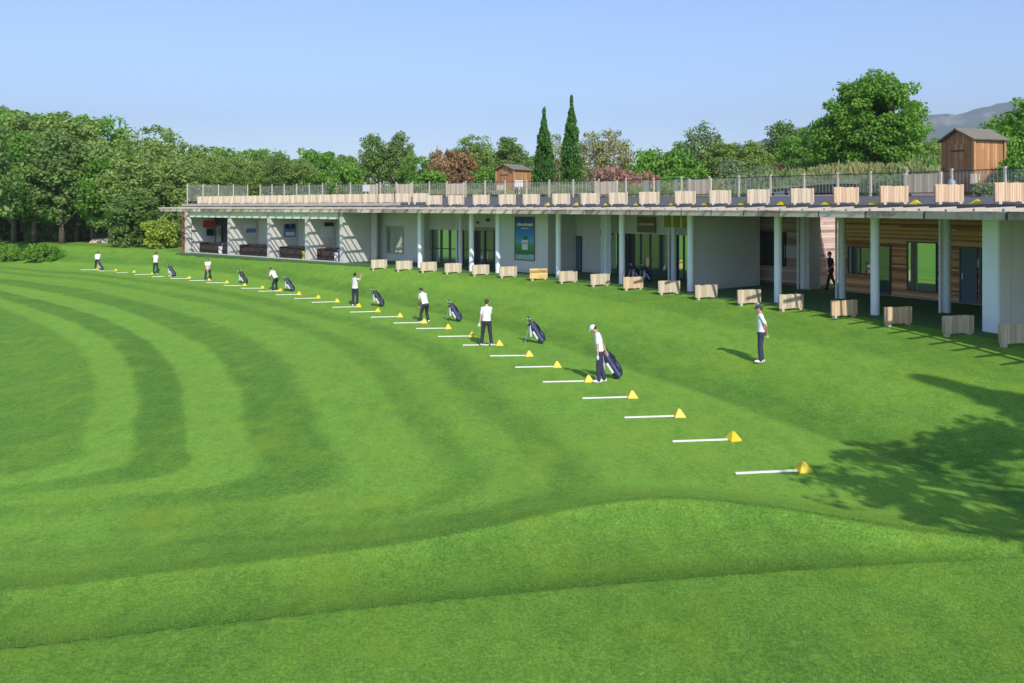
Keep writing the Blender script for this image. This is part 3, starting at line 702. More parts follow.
# -- hitting bays
BAYS = [343, 308, 270, 230]
for px in BAYS:
    wing(px, .0, 2.5, M['white'], .35, 'bay_wall')
m = MB(); strip(m, s_at(343, 0) - .5, S_L + .1, 2.55, 2.75, 0, 3.52); part('rear_wall', M['grey'], m)
m = MB(); strip(m, s_at(343, .05) + .5, S_L, .02, .14, 3.0, 3.515); part('bay_header', M['ceil'], m)
c = fp(S_L, 0); m = MB(); p, t, b = fr(S_L); m.obox(c + Vector((0, 0, 1.76)) - t * .18, t, b, (0, 0, 1), .17, .2, 1.755); part('pillar', M['white'], m)
m = MB(); m.obox(c + Vector((0, 0, 1.76)) + t * .2, t, b, (0, 0, 1), .19, .22, 1.755); part('brick_pillar', M['brick'], m)
m = MB(); m.obox(c + Vector((0, 0, 1.76)) + t * .15 + b * 1.5, t, b, (0, 0, 1), .12, 1.1, 1.755); part('end_wall', M['grey'], m)
for i in range(4):
    pa = BAYS[i]; pb = (BAYS + [190])[i + 1]; s0 = s_at(pa, 0) + .45; s1 = s_at(pb, 0) - .05; sm = (s0 + s1) / 2
    # low bench across the bay
    p, t, b = fr(sm); w = (s1 - s0)
    m = MB(); m.obox(p + b * 1.1 + Vector((0, 0, .36)), t, b, (0, 0, 1), w * .42, .30, .30); m.obox(p + b * 1.45 + Vector((0, 0, .5)), t, b, (0, 0, 1), w * .42, .07, .42)
    for k in (-1, 1): m.obox(p + b * 1.05 + t * (w * .44 * k) + Vector((0, 0, .45)), t, b, (0, 0, 1), .06, .38, .42)
    be = m.build('lounge_bench', M['sofa'], None); 
    tag(be, 'dark brown lounge bench in the %s hitting bay from the right' % ordw(i + 1), 'bench', 'benches in the hitting bays')
    # threshold strip
    m = MB(); m.obox(p + b * .15 + Vector((0, 0, .045)), t, b, (0, 0, 1), w / 2 - .05, .08, .04); part('threshold', M['white'], m)
    # screen on rear wall
    cx = p + b * 2.5 - t * (w * .28); cx.z = 1.75; m = MB(); m.obox(cx, t, b, (0, 0, 1), .28, .03, .36); m.obox(cx + b * .035, t, b, (0, 0, 1), .1, .02, .1)
    m.build('wall_screen', M['screen'], bld, world=True)

# posters and screens on the faces of the bay walls
for i, px in enumerate([308, 270, 230, 190]):
    s_ = s_at(px, 0) - (.04 if i < 3 else .10); p, t, b = fr(s_); c = p + b * 1.75; c.z = 2.15
    def wallbox(name, mat, do, dz, hw, hh, dd=0.0):
        m = MB(); q = c + b * do + Vector((0, 0, dz)); m.obox(q - t * dd, b, t, (0, 0, 1), hw, .012, hh); return m.build(name, mat, bld, world=True)
    if i == 0: wallbox('poster', M['whitec'], -.1, -.1, .5, .42); wallbox('wall_screen', M['screen'], .1, .42, .42, .14, .03)
    elif i == 1:
        wallbox('poster', M['posterblue'], 0, -.1, .55, .5); wallbox('figure', M['screen'], -.22, .22, .17, .17, .03); wallbox('figure', M['screen'], .25, .22, .17, .17, .03); wallbox('figure', M['whitec'], 0, -.35, .4, .14, .03)
    elif i == 2: wallbox('poster', M['whitec'], 0, .1, .5, .25); wallbox('poster', M['posterblue'], .1, -.2, .45, .16, .03)
    else: wallbox('poster', M['posterred'], 0, .25, .6, .3); wallbox('wall_screen', M['screen'], .1, -.45, .42, .3, .03)
# dark back of the last bay
m = MB(); strip(m, s_at(230, 0) + .4, S_L - .1, 2.49, 2.54, 0.05, 3.5); part('dark_lining', M['frame'], m)
for i, (px, off, col) in enumerate(((338, .9, 'whitec'), (306, .7, 'yellow'), (262, .9, 'blackn'), (222, .9, 'whitec'), (198, 1.2, 'silver'))):
    q = fp(s_at(px, off), off); m = MB(); m.box(q.x - .22, q.x + .22, q.y - .18, q.y + .18, .04, .55); m.box(q.x - .26, q.x + .26, q.y - .22, q.y + .22, .553, .62); m.tube([(q.x, q.y, .62), (q.x, q.y, .78), (q.x + .1, q.y, .84)], .04, 8)
    tag(m.build('ball_dispenser', M[col], None, bevel=.01), 'small %s ball dispenser in the %s hitting bay from the right' % ({'whitec': 'white', 'yellow': 'yellow', 'blackn': 'black', 'silver': 'grey'}[col], ordw([1, 2, 3, 4, 4][i])), 'ball dispenser', 'ball dispensers in the hitting bays')
fo = opening('door', 219, 2.47, 1.0, 2.3, .06, M['frame'], M['glassgreen'])

# ------------------------------------------------------------------ hill behind the building
def build_hill():
    ss = np.r_[np.arange(S_R - 6, S_L + .1, 1.0)]
    sb0, sb1 = s_at(870, 8), s_at(700, 8)
    def zh(s, off): return zh0(s, off) + 1.3 * float(sstep((off - 7.5) / 8)) * math.exp(-((s - (sb0 + sb1) / 2) / ((sb1 - sb0) * .6)) ** 2)
    def zh0(s, off): return rear_z(s) - .12 + .09 * np.maximum(0, off - 7) * (1 if off < 40 else 1) if off < 25 else rear_z(s) - .12 + .09 * 18
    V = []; offs = [6.65, 7.2, 8.5, 10.5, 13, 17, 22, 30, 45, 80]
    for s in ss:
        for of in offs: V.append(tuple(fp(s, of, zh(s, of) + .12 * math.sin(s * .8 + of))))
    N = len(offs); Fq = []
    c0, c1 = s_at(815, 6.75) - 8.0, s_at(770, 10.2)
    for i in range(len(ss) - 1):
        for j in range(N - 1):
            if offs[j] < 10.5 and offs[j + 1] <= 10.6 and c0 - .3 < ss[i] < c1 - .6: continue
            Fq.append((i * N + j, (i + 1) * N + j, (i + 1) * N + j + 1, i * N + j + 1))
    m = MB(); m.add(V, Fq); t = NT('hill_ground'); p = t.pos()
    k = t.noise(p, .5, 5, .6); c = t.ramp(k, [(.35, (.055, .12, .025)), (.5, (.12, .17, .05)), (.62, (.27, .20, .11)), (.75, (.12, .19, .05))]); t.bsdf(c, .9, bump=t.noise(p, 8, 4), bstr=.5, bdist=.05)
    o = m.build('hillside', t.m, None, smooth=True); tag(o, kind='structure'); return zh
zh = build_hill()
def bank_growth():
    r = np.random.default_rng(12); n = 42000; s_ = r.uniform(s_at(1040, 8), s_at(330, 8), n); of = 6.9 + 11 * r.random(n) ** 1.3
    x = np.empty(n); y = np.empty(n); z = np.empty(n)
    sg = np.arange(S_R, S_L, .5); og = np.arange(6.9, 18.2, .5)
    Z = np.array([[zh(a, b) for b in og] for a in sg])
    si = np.clip(((s_ - sg[0]) / .5).astype(int), 0, len(sg) - 1); oi = np.clip(((of - 6.9) / .5).astype(int), 0, len(og) - 1); z = Z[si, oi]
    fx = np.interp(s_, FS, FAC[:, 0]); fy = np.interp(s_, FS, FAC[:, 1]); dx = np.interp(s_ + 1, FS, FAC[:, 0]) - np.interp(s_ - 1, FS, FAC[:, 0]); dy = np.interp(s_ + 1, FS, FAC[:, 1]) - np.interp(s_ - 1, FS, FAC[:, 1]); l = np.hypot(dx, dy)
    x = fx + dy / l * of; y = fy - dx / l * of
    k_ = ~((of < 10.9) & (s_ > s_at(815, 6.75) - 9.2) & (s_ < s_at(770, 10.2) + .6)); x, y, z, s_ = x[k_], y[k_], z[k_], s_[k_]; n = len(x)
    h = r.uniform(.1, .42, n) * (.6 + .8 * (np.sin(x * 1.3) * np.sin(y * 1.1) > .1)); a = r.uniform(0, 2 * PI, n); w = r.uniform(.05, .12, n); ln = r.normal(0, .35, (n, 2)) * h[:, None]
    V = np.stack([np.c_[x - np.cos(a) * w, y - np.sin(a) * w, z - .1], np.c_[x + np.cos(a) * w, y + np.sin(a) * w, z - .1], np.c_[x + ln[:, 0] + np.cos(a) * w * .5, y + ln[:, 1], z + h], np.c_[x + ln[:, 0] - np.cos(a) * w * .5, y + ln[:, 1], z + h * .9]], 1).reshape(-1, 3)
    tint = np.repeat(np.clip(.5 + .5 * np.sin(x * .7 + 1) * np.sin(y * .6) + r.normal(0, .2, n), 0, 1), 4)
    me = np_mesh('bank_undergrowth', V, np.arange(n * 4).reshape(-1, 4), mat_leaf('bank_leaf', (.075, .17, .03), (.30, .29, .12), hue=0), {'tint': tint})
    o = bpy.data.objects.new('bank_undergrowth', me); COL.objects.link(o); tag(o, kind='stuff')
bank_growth()

# ------------------------------------------------------------------ deck railing
rail = empty('deck_railing', fp(mid_s, 6.3, 4.4), 0, 'timber post railing with dark mesh along the rear of the roof deck', 'railing')
def rail_part(name, mat, mb): return mb.build(name, mat, rail, world=True)
t_ = NT('rail_netting'); 
pp = t_.pos(); sp = t_.n('ShaderNodeSeparateXYZ'); t_.l(pp, sp.inputs[0])
hx = t_.math('FRACT', t_.math('MULTIPLY', t_.math('ADD', sp.outputs['X'], t_.math('MULTIPLY', sp.outputs['Y'], .9)), 22))
hz_ = t_.math('FRACT', t_.math('MULTIPLY', sp.outputs['Z'], 22))
al = t_.math('MAXIMUM', t_.math('LESS_THAN', hx, .2), t_.math('LESS_THAN', hz_, .2))
d1 = t_.n('ShaderNodeBsdfPrincipled'); d1.inputs['Base Color'].default_value = (.32, .32, .28, 1); d1.inputs['Roughness'].default_value = .6
tr = t_.n('ShaderNodeBsdfTransparent'); mx = t_.n('ShaderNodeMixShader'); t_.l(al, mx.inputs[0]); t_.l(tr.outputs[0], mx.inputs[1]); t_.l(d1.outputs[0], mx.inputs[2]); t_.l(mx.outputs[0], t_.out.inputs[0])
M['net'] = t_.m
ps = []; s = S_R + .5
while s < S_L + .2: ps.append(s); s += 1.75
for s in ps:
    z = rear_z(s); p, t, b = fr(s); c = p + b * 6.35; m = MB(); c.z = z - .05 + .57; m.obox(c, t, b, (0, 0, 1), .042, .042, .58); rail_part('post', M['post'], m)
for zz, r in ((.99, .022), (.12, .018)):
    m = MB(); m.tube([fp(s, 6.35, rear_z(s) + zz) for s in ps], r, 6); rail_part('rail', M['dark'], m)
m = MB()
for a, bq in zip(ps[:-1], ps[1:]):
    A = fp(a + .07, 6.35, 0); B = fp(bq - .07, 6.35, 0); za, zb = rear_z(a), rear_z(bq)
    m.add([(A.x, A.y, za + .15), (B.x, B.y, zb + .15), (B.x, B.y, zb + .96), (A.x, A.y, za + .96)], [(0, 1, 2, 3)])
rail_part('mesh_infill', M['net'], m)
# left end railing returning to the front of the deck
er = empty('end_railing', fp(S_L + .15, 3, 4.0), 0, 'short mesh railing closing the left end of the roof deck', 'railing')
for k in range(5):
    of = .1 + 1.45 * k; z = rear_z(S_L) if k else rear_z(S_L); c = fp(S_L + .12, of); m = MB(); m.box(c.x - .035, c.x + .035, c.y - .035, c.y + .035, 3.95, z + 1.1); m.build('post', M['post'], er, world=True)
m = MB(); A = fp(S_L + .12, .1); B = fp(S_L + .12, 5.9)
m.add([(A.x, A.y, 4.3), (B.x, B.y, rear_z(S_L) + .12), (B.x, B.y, rear_z(S_L) + 1.0), (A.x, A.y, rear_z(S_L) + 1.0)], [(0, 1, 2, 3)]); m.build('mesh_infill', M['net'], er, world=True)
# rear wooden screens in the railing line
SCR = [(924, 1.05, 'beside the large shed'), (701, 1.0, 'behind the middle of the deck'), (607, 1.1, 'near the pink shrub'), (456, 1.1, 'left of the small shed'), (405, 1.0, 'above the glazed doors on the left'), (372, .9, 'beside the white notice')]
for i, (px, w, wh) in enumerate(SCR):
    s = s_at(px, 6.05); p, t, b = fr(s); z = rear_z(s) - .03; c = p + b * 5.95
    r = empty('deck_screen', (c.x, c.y, z), math.atan2(t.y, t.x), 'pale wooden screen panel on the deck railing ' + wh, 'screen', 'screens at the rear of the roof deck')
    m = MB(); m.box(-w * .72, w * .72, -.03, .03, .16, .93); m.build('panel', M['planks'], r)
    for k in (-1, 1): m = MB(); m.box(k * w * .72 - .05, k * w * .72 + .05, -.05, .05, 0, 1.0) ; m.build('leg', M['post'], r)
s = s_at(366, 5.8); c = fp(s, 5.8); m = MB(); m.obox((c.x, c.y, rear_z(s) + .62), fr(s)[1], fr(s)[2], (0, 0, 1), .35, .02, .25); m.obox((c.x, c.y, rear_z(s) + .18), fr(s)[1], fr(s)[2], (0, 0, 1), .03, .015, .2)
tag(m.build('notice_board', M['whitec'], None), 'small white notice board on the left half of the roof deck', 'notice board')

# ------------------------------------------------------------------ dividers
def make_divider(name, matk, w=1.03, h=.53, feet=True, th=.035):
    r = empty(name); 
    m = MB(); n = 9
    for k in range(n):
        x0 = -w / 2 + w * k / n
        m.box(x0 + .006, x0 + w / n - .006, -th, -th + .018, .09 + random.uniform(-.012, .012), .09 + h + random.uniform(-.012, .012))
        m.box(x0 + .006, x0 + w / n - .006, th - .018, th, .09 + random.uniform(-.012, .012), .09 + h + random.uniform(-.012, .012))
    m.build('planks', M[matk], r)
    m = MB(); m.box(-w / 2 + .02, w / 2 - .02, -th + .02, th - .02, .16, .09 + h - .05); m.build('frame', M['post'], r)
    for k in (-1, 1): m = MB(); m.box(k * w * .36 - .05, k * w * .36 + .05, -th - .05, th + .05, -.06, .088); m.build('foot', M['post'], r)
    return r
div0 = make_divider('tee_divider', 'planks'); div1 = make_divider('tee_divider', 'planks_red'); divy = make_divider('tee_divider', 'planks_yellow')
used = set()
def place_div(proto, s, off, z, label, group, dz=0, sc_=(1, 1, 1)):
    if proto.name in used: r = copy_tree(proto)
    else: r = proto; used.add(proto.name)
    p, t, b = fr(s); c = p + b * off; r.location = (c.x, c.y, z + dz); r.rotation_euler = (0, 0, math.atan2(b.y, b.x) * .4 + random.uniform(-.06, .06)); r.scale = sc_
    for k in ('label', 'category', 'group'):
        if k in r: del r[k]
    tag(r, label, 'divider', group); return r
GD = [1016, 958, 898, 844, 791, 749, 706, 669, 633, 600, 568, 538.5, 508, 480.5, 453, 428.5, 404, 379]
for i, px in enumerate(GD):
    s = s_at(px, -1.25); c = fp(s, -1.25); z = gz(c.x, c.y)
    pr = divy if px == 538.5 else (div1 if i in (2, 3, 8) else div0)
    lab = 'yellow banded wooden tee divider on the grass below the blue poster' if px == 538.5 else ('weathered wooden tee divider on the grass before the building, %s from the right' % ordw(i + 1))
    place_div(pr, s, -1.25, z - .02, lab, 'wooden tee dividers on the grass')
DD = [1010, 949, 894, 846, 802, 758, 720, 685, 649, 618, 590, 561, 531, 507, 481, 456, 434]
dk0 = make_divider('deck_divider', 'planks', 1.04, .56); dk1 = make_divider('deck_divider', 'planks_red', 1.04, .56)
sl = s_at(434, -.3)
slist = [s_at(px, -.3) for px in DD]
while sl < S_L - 2.6: sl += 1.55; slist.append(sl)
for i, s in enumerate(slist):
    place_div(dk1 if i < 4 else dk0, s, -.3 if i < 17 else .1, 3.92 + (.15 if i > 16 else 0), 'low wooden divider along the roof deck edge, %s from the right' % ordw(i + 1), 'wooden dividers on the roof deck')

# ------------------------------------------------------------------ pyramids and strips
def make_pyramid(name, w=.145, h=.20):
    m = MB(); b = .02
    m.add([(-w, -w, 0), (w, -w, 0), (w, w, 0), (-w, w, 0), (-w, -w, b), (w, -w, b), (w, w, b), (-w, w, b), (-.03, -.03, h), (.03, -.03, h), (.03, .03, h), (-.03, .03, h)],
          [(3, 2, 1, 0), (0, 1, 5, 4), (1, 2, 6, 5), (2, 3, 7, 6), (3, 0, 4, 7), (4, 5, 9, 8), (5, 6, 10, 9), (6, 7, 11, 10), (7, 4, 8, 11), (8, 9, 10, 11)])
    return m.build(name, M['yellow'], None, bevel=.006)
pyr = make_pyramid('pyramid_marker')
m = MB(); m.box(-1.24, 0, -.035, .035, 0, .035); strip0 = m.build('alignment_strip', M['stripw'], None, bevel=.008)
PY = [(803, 471), (733, 440), (679, 416.5), (632, 397.5), (588.5, 381.5), (557, 367), (529, 356), (499, 345.2), (472, 336.5), (448, 328.6), (424, 323), (400, 317), (378, 311.8), (359, 307), (337, 302),
      (318.4, 298.3), (299, 294.6), (280.6, 291.2), (262.7, 288.4), (244.6, 285.8), (227, 283), (209, 280.8), (189.4, 278.5), (170.6, 276.4), (152.6, 274.3), (134.4, 272.6), (116, 271.2), (97.5, 270)]
STR = {803: 796, 733: 724, 679: 672, 632: 625, 588.5: 585}
def tangent_at(q):
    i = np.argmin((TEE[:, 0] - q.x) ** 2 + (TEE[:, 1] - q.y) ** 2); d = TEE[i + 1] - TEE[i]; return math.atan2(d[1], d[0])
for i, (px, py) in enumerate(PY):
    q = G(px, py); o = pyr if i == 0 else pyr.copy()
    if i: COL.objects.link(o)
    o.location = (q.x, q.y, q.z - .004); o.rotation_euler = (0, 0, random.uniform(-.25, .25)+.2)
    end = 'nearest the camera beside the tree shadow' if i == 0 else ('farthest away at the left end of the tee line' if i == len(PY) - 1 else '%s along the tee line counted from the nearest' % ordw(i + 1))
    tag(o, 'yellow pyramid marker on the grass, ' + end, 'tee marker', 'yellow pyramid tee markers')
    o = strip0 if i == 0 else strip0.copy()
    if i: COL.objects.link(o)
    dx = -.13; x = q.x + dx; o.location = (x, q.y - .02, gz(x - .6, q.y) + .005)
    z1 = gz(x, q.y); z0 = gz(x - 1.24, q.y); o.location.z = z1 + .004
    o.rotation_euler = (0, math.atan2(z0 - z1, 1.24), random.uniform(-.02, .03) + .03)
    tag(o, 'white strip on the grass, ' + end.replace('counted', 'counting'), 'alignment strip', 'white alignment strips')
pd = make_pyramid('deck_pyramid_marker', .15, .16)
DP = [977, 915.7, 874.6, 827, 782, 743, 706, 673, 637.5, 607, 577, 548]
for i, px in enumerate(DP):
    s = s_at(px, -.6); c = fp(s, -.6, 3.925); o = pd if i == 0 else pd.copy()
    if i: COL.objects.link(o)
    o.location = c; o.rotation_euler = (0, 0, math.atan2(fr(s)[1].y, fr(s)[1].x))
    tag(o, 'yellow pyramid marker on the roof deck edge, %s from the right' % ordw(i + 1), 'tee marker', 'yellow pyramid markers on the roof deck')

# ------------------------------------------------------------------ sheds
def shed(px, D, z, w, d, h, rz, label):
    x = (px - CX) / F_PX * D
    r = empty('timber_shed', (x, D, z), rz, label, 'shed')
    m = MB(); hw, hd = w / 2, d / 2; e = h * .86
    # body as one closed prism with gable on the -x and +x ends -> local: ridge runs along x, gable end faces -x
    vs = []
    for xx in (-hd, hd): vs += [(xx, -hw, 0), (xx, hw, 0), (xx, hw, e), (xx, 0, h), (xx, -hw, e)]
    m.add(vs, [(0, 1, 2, 3, 4), (9, 8, 7, 6, 5), (0, 5, 6, 1), (1, 6, 7, 2), (4, 9, 5, 0), (2, 7, 8, 3), (3, 8, 9, 4)])
    m.build('walls', M['shed'] if abs(w - d) > 9 else M['shed'], r)
    m = MB()
    for sgn in (-1, 1):
        a = Vector((0, sgn * hw * .5, (e + h) / 2 + .05)); dirv = Vector((0, sgn * hw, e - h)).normalized(); nrm = Vector((1, 0, 0)).cross(dirv).normalized()
        m.obox(a + dirv * .07, (1, 0, 0), dirv, nrm, hd + .2, math.hypot(hw, h - e) / 2 + .12, .025)
    ro = m.build('roof', M['shedroof'], r)
    m = MB(); m.box(-hd - .05, -hd - .012, -hw * .45, hw * .45, .05, e * .93); do = m.build('door', M['shed'], r)
    m = MB()
    for zz in (.3, e * .8): m.box(-hd - .07, -hd - .052, -hw * .42, hw * .42, zz, zz + .07)
    h_ = m.build('hinge', M['dark'], r); h_.parent = do
    for yy in (-1, 1):
        for xx in (-1, 1): m = MB(); m.box(xx * (hd + .02) - .05, xx * (hd + .02) + .05, yy * (hw + .02) - .05, yy * (hw + .02) + .05, 0, e * .985); m.build('corner_post', M['shed'], r)
    return r
sh2 = shed(973, 33.5, 4.2, 1.5, 1.6, 2.85, math.radians(18), 'large timber shed with green felt roof at the right end of the roof deck')
sh1 = shed(513, 59.5, 4.5, 1.7, 1.8, 2.45, math.radians(48), 'small orange timber shed behind the roof deck left of the two cypresses')
x, y = (975 - CX) / F_PX * 31.6, 31.6; m = MB(); m.obox((x, y, 4.97), (.79, .61, 0), (-.61, .79, 0), (0, 0, 1), .22, .1, .2); m.tube([(x, y + .1, 4.3), (x, y + .1, 4.8)], .03, 6)
tag(m.build('utility_box', M['planks'], None), 'small wooden box on a post before the large shed', 'box')
x, y = (951.5 - CX) / F_PX * 31.2, 31.2; m = MB(); m.tube([(x, y, 4.3), (x, y, 4.42), (x, y, 4.85), (x, y, 4.95)], [.09, .15, .14, .06], 12)
tag(m.build('water_cooler', mat_plain('blue_grey_plastic', (.2, .25, .32), .5), None, smooth=True), 'blue grey ball washer standing left of the box by the shed', 'ball washer')
x, y = (501 - CX) / F_PX * 57.5, 57.5; m = MB(); m.box(x - .3, x + .3, y - .15, y + .15, 4.95, 5.45); m.box(x - .04, x + .04, y, y + .06, 4.4, 4.95); tag(m.build('utility_box', M['planks'], None), 'small wooden box on a post before the small shed', 'box')
x, y = (519 - CX) / F_PX * 57, 57; m = MB(); m.box(x - .3, x + .3, y - .02, y + .02, 5.3, 5.75); m.box(x - .03, x + .03, y, y + .05, 4.4, 5.3); tag(m.build('notice_board', M['whitec'], None), 'white square notice on a post before the small orange shed', 'notice board')

# ------------------------------------------------------------------ trees
def rg(a, b): return random.uniform(a, b)
n = 0
# far left wood, three rows
import itertools
top_pts = [(-120, 100), (-60, 102), (0, 110), (30, 114), (55, 113), (80, 119), (100, 124), (130, 136), (150, 131), (180, 141), (205, 148), (235, 147), (262, 151), (300, 149), (322, 157), (345, 150), (372, 140), (398, 140), (420, 150), (445, 158), (470, 140), (510, 139),
           (540, 150), (600, 150), (640, 150), (660, 152), (700, 131), (720, 142), (752, 146), (790, 128), (812, 130), (850, 120), (900, 130), (960, 135), (990, 118), (1024, 112), (1100, 105)]
def topy(px): return float(np.interp(px, [a for a, b in top_pts], [b for a, b in top_pts]))
far = []
px = -110
while px < 345: far.append((px + rg(-5, 5), rg(98, 112), rg(-3, 6))); px += 17
px = -95
while px < 200: far.append((px + rg(-6, 6), rg(84, 92), rg(14, 34))); px += 21
for i, (px, D, dy) in enumerate(sorted(far)):
    k = random.choice(['mid0', 'mid1', 'mid2', 'mid3', 'mid4', 'mid0', 'deep0', 'mid2', 'fresh0'])
    x = (px - CX) / F_PX * D; zb = gz(x, D)
    tree_px(k, px, topy(px) + dy, D, zb, 'green tree in the wood behind the left end of the range, %s from the left' % ordw(i + 1), group='trees of the left wood', name='broadleaf_tree')
# middle and right far trees on the hill
mids = []
px = 205
while px < 1060: mids.append((px + rg(-6, 6), rg(78, 92), rg(0, 9))); px += 25 if px < 640 else 15
for i, (px, D, dy) in enumerate(sorted(mids)):
    k = random.choice(['mid0', 'mid1', 'mid4', 'mid3', 'deep1', 'deep2', 'fresh1']) if px < 560 or px > 640 else 'mid2'
    tree_px(k, px, topy(px) + dy + (6 if 520 < px < 650 else 0), D, 4.5, 'green tree on the rise behind the building, %s from the left' % ordw(i + 1), group='trees on the rise behind the building', name='broadleaf_tree')
# near feature trees : kind, px, top, D, zb, width px, label
FT = [
 ('deep0', -22, 108, 74, 0, 70, 'dark tall tree cut by the left edge of the photo', 'tree'),
 ('deep1', 62, 128, 84, .3, 75, 'dark tree with a pale trunk standing behind the clipped hedge', 'tree'),
 ('mid3', 135, 150, 82, .3, 66, 'broad green tree over the stone slab left of the building', 'tree'),
 ('mid1', 175, 148, 86, .4, 60, 'green tree just left of the roof deck railing', 'tree'),
 ('deep2', 134, 190, 76, .2, 62, 'dark low tree beside the yellow green bush', 'tree'),
 ('dbush', 128, 212, 76, .1, 40, 'dark green bush left of the yellow green bush', 'bush'),
 ('yel', 161, 219, 74, .0, 33, 'yellow green rounded bush by the left end of the building', 'bush'),
 ('dbush', 182, 214, 77, .0, 22, 'dark bush wedged beside the brick pillar', 'bush'),
 ('hedge', 43, 246, 73.5, .0, 34, 'low bright clipped bush left of the tee line', 'hedge'),
 ('hedge', 9, 246, 75, .0, 24, 'low clipped bush at the left edge of the photo', 'hedge'),
 ('deep1', 375, 133, 72, 4.3, 34, 'dark spiky crowned tree, left one of the pair behind the deck', 'tree'),
 ('deep2', 397, 135, 73, 4.3, 36, 'dark spiky crowned tree, right one of the pair behind the deck', 'tree'),
 ('bush', 346, 164, 66, 4.4, 38, 'rounded bright green bush behind the left railing', 'bush'),
 ('fresh0', 416, 158, 70, 4.4, 40, 'small bright tree between the dark pair and the rusty bush', 'tree'),
 ('bush', 430, 172, 64, 4.4, 46, 'green bush in front of the rusty bush', 'bush'),
 ('rust', 455, 153, 66, 5.0, 50, 'rusty brown bush left of the small shed', 'bush'),
 ('mid2', 476, 137, 76, 4.5, 44, 'grey green tree left of the small shed', 'tree'),
 ('deep0', 510, 136, 78, 4.5, 42, 'dark tree rising behind the small shed', 'tree'),
 ('bush', 487, 168, 64, 4.5, 30, 'green bush touching the small shed on its left', 'bush'),
 ('cyp', 544, 109, 62, 4.4, 19, 'shorter cypress, left of the two', 'cypress'),
 ('cyp', 571.5, 97, 62, 4.4, 19, 'taller cypress, right of the two', 'cypress'),
 ('tan', 555, 134, 72, 4.5, 30, 'tan leafed tree between the two cypresses', 'tree'),
 ('tan', 590, 132, 68, 4.5, 34, 'tan leafed tree just right of the tall cypress', 'tree'),
 ('tan', 614, 130, 69, 4.5, 40, 'tallest tan leafed tree right of the cypresses', 'tree'),
 ('pink', 616, 168, 59, 4.4, 58, 'pinkish shrub behind the deck below the tan trees', 'shrub'),
 ('pink', 650, 173, 57, 4.3, 30, 'small pinkish shrub at the right end of the pink shrubs', 'shrub'),
 ('bush', 648, 151, 64, 4.6, 42, 'bright green bush right of the tan trees', 'bush'),
 ('bush', 679, 151, 62, 4.6, 46, 'bright green rounded bush before the grey green tree', 'bush'),
 ('bush', 690, 169, 56, 4.3, 52, 'low bright bush behind the railing in the middle', 'bush'),
 ('olive', 700, 126, 68, 4.6, 46, 'grey green tree with bare top twigs', 'tree'),
 ('mid0', 722, 142, 66, 4.6, 44, 'green tree right of the grey green tree', 'tree'),
 ('olive', 733, 160, 56, 4.5, 34, 'olive shrub on the bank behind the deck', 'shrub'),
 ('mid4', 754, 140, 66, 4.8, 48, 'green tree on the bank left of the grassy slope', 'tree'),
 ('deep1', 786, 120, 70, 5.0, 46, 'dark topped tree left of the great leafy tree', 'tree'),
 ('fresh1', 806, 128, 66, 5.0, 42, 'green tree partly behind the great leafy tree', 'tree'),
 ('olive', 760, 166, 50, 4.6, 34, 'olive shrub among dry grass on the bank', 'shrub'),
 ('lowbush', 742, 172, 48, 4.5, 36, 'low olive bush behind the railing, left of the dry slope', 'shrub'),
 ('rust', 780, 165, 52, 5.0, 30, 'dry brown shrub on the bank left of the great tree', 'shrub'),
 ('dbush', 838, 166, 46, 4.4, 56, 'dark bush under the great leafy tree on its left', 'bush'),
 ('big', 875, 77, 47, 4.4, 113, 'great rounded leafy tree behind the deck at right', 'tree'),
 ('dbush', 893, 170, 44, 4.3, 70, 'dark bush under the great leafy tree on its right', 'bush'),
 ('lowbush', 868, 176, 38, 4.4, 22, 'small grassy shrub by the railing below the great tree', 'shrub'),
 ('lowbush', 896, 176, 37, 4.4, 36, 'grassy shrub by the railing left of the screen', 'shrub'),
 ('bush', 927, 160, 44, 4.4, 36, 'green bush between the great tree and the large shed', 'bush'),
 ('fresh0', 1034, 101, 46, 4.5, 80, 'bright leafy tree behind the large shed', 'tree'),
 ('bush', 1004, 138, 35.5, 4.3, 30, 'fresh green bush right of the large shed', 'bush'),
 ('bush', 1018, 158, 32, 4.3, 44, 'green bush at the right edge above the deck', 'bush'),
 ('lowbush', 984, 181, 30.5, 4.3, 22, 'small green shrub at the foot of the large shed', 'shrub'),
 ('fresh1', 1110, 96, 50, 4.5, 80, 'bright tree beyond the right edge of the photo', 'tree'),
]
for k, px, ty, D, zb, w, lab, cat in FT:
    if zb < 1: x = (px - CX) / F_PX * D; zb = gz(x, D)
    tree_px(k, px, ty, D, zb, lab, w, cat=cat)
# understory bushes of the wood
k = 0
for px in range(-20, 150, 12):
    D = 93 + rg(-3, 3); x = (px - CX) / F_PX * D; k += 1
    tree_px('bush' if k % 2 else 'lowbush', px, 216 + rg(-4, 4), D, gz(x, D), 'low bush at the foot of the left wood, %s from the left' % ordw(k), 34, cat='bush', group='low bushes under the left wood')
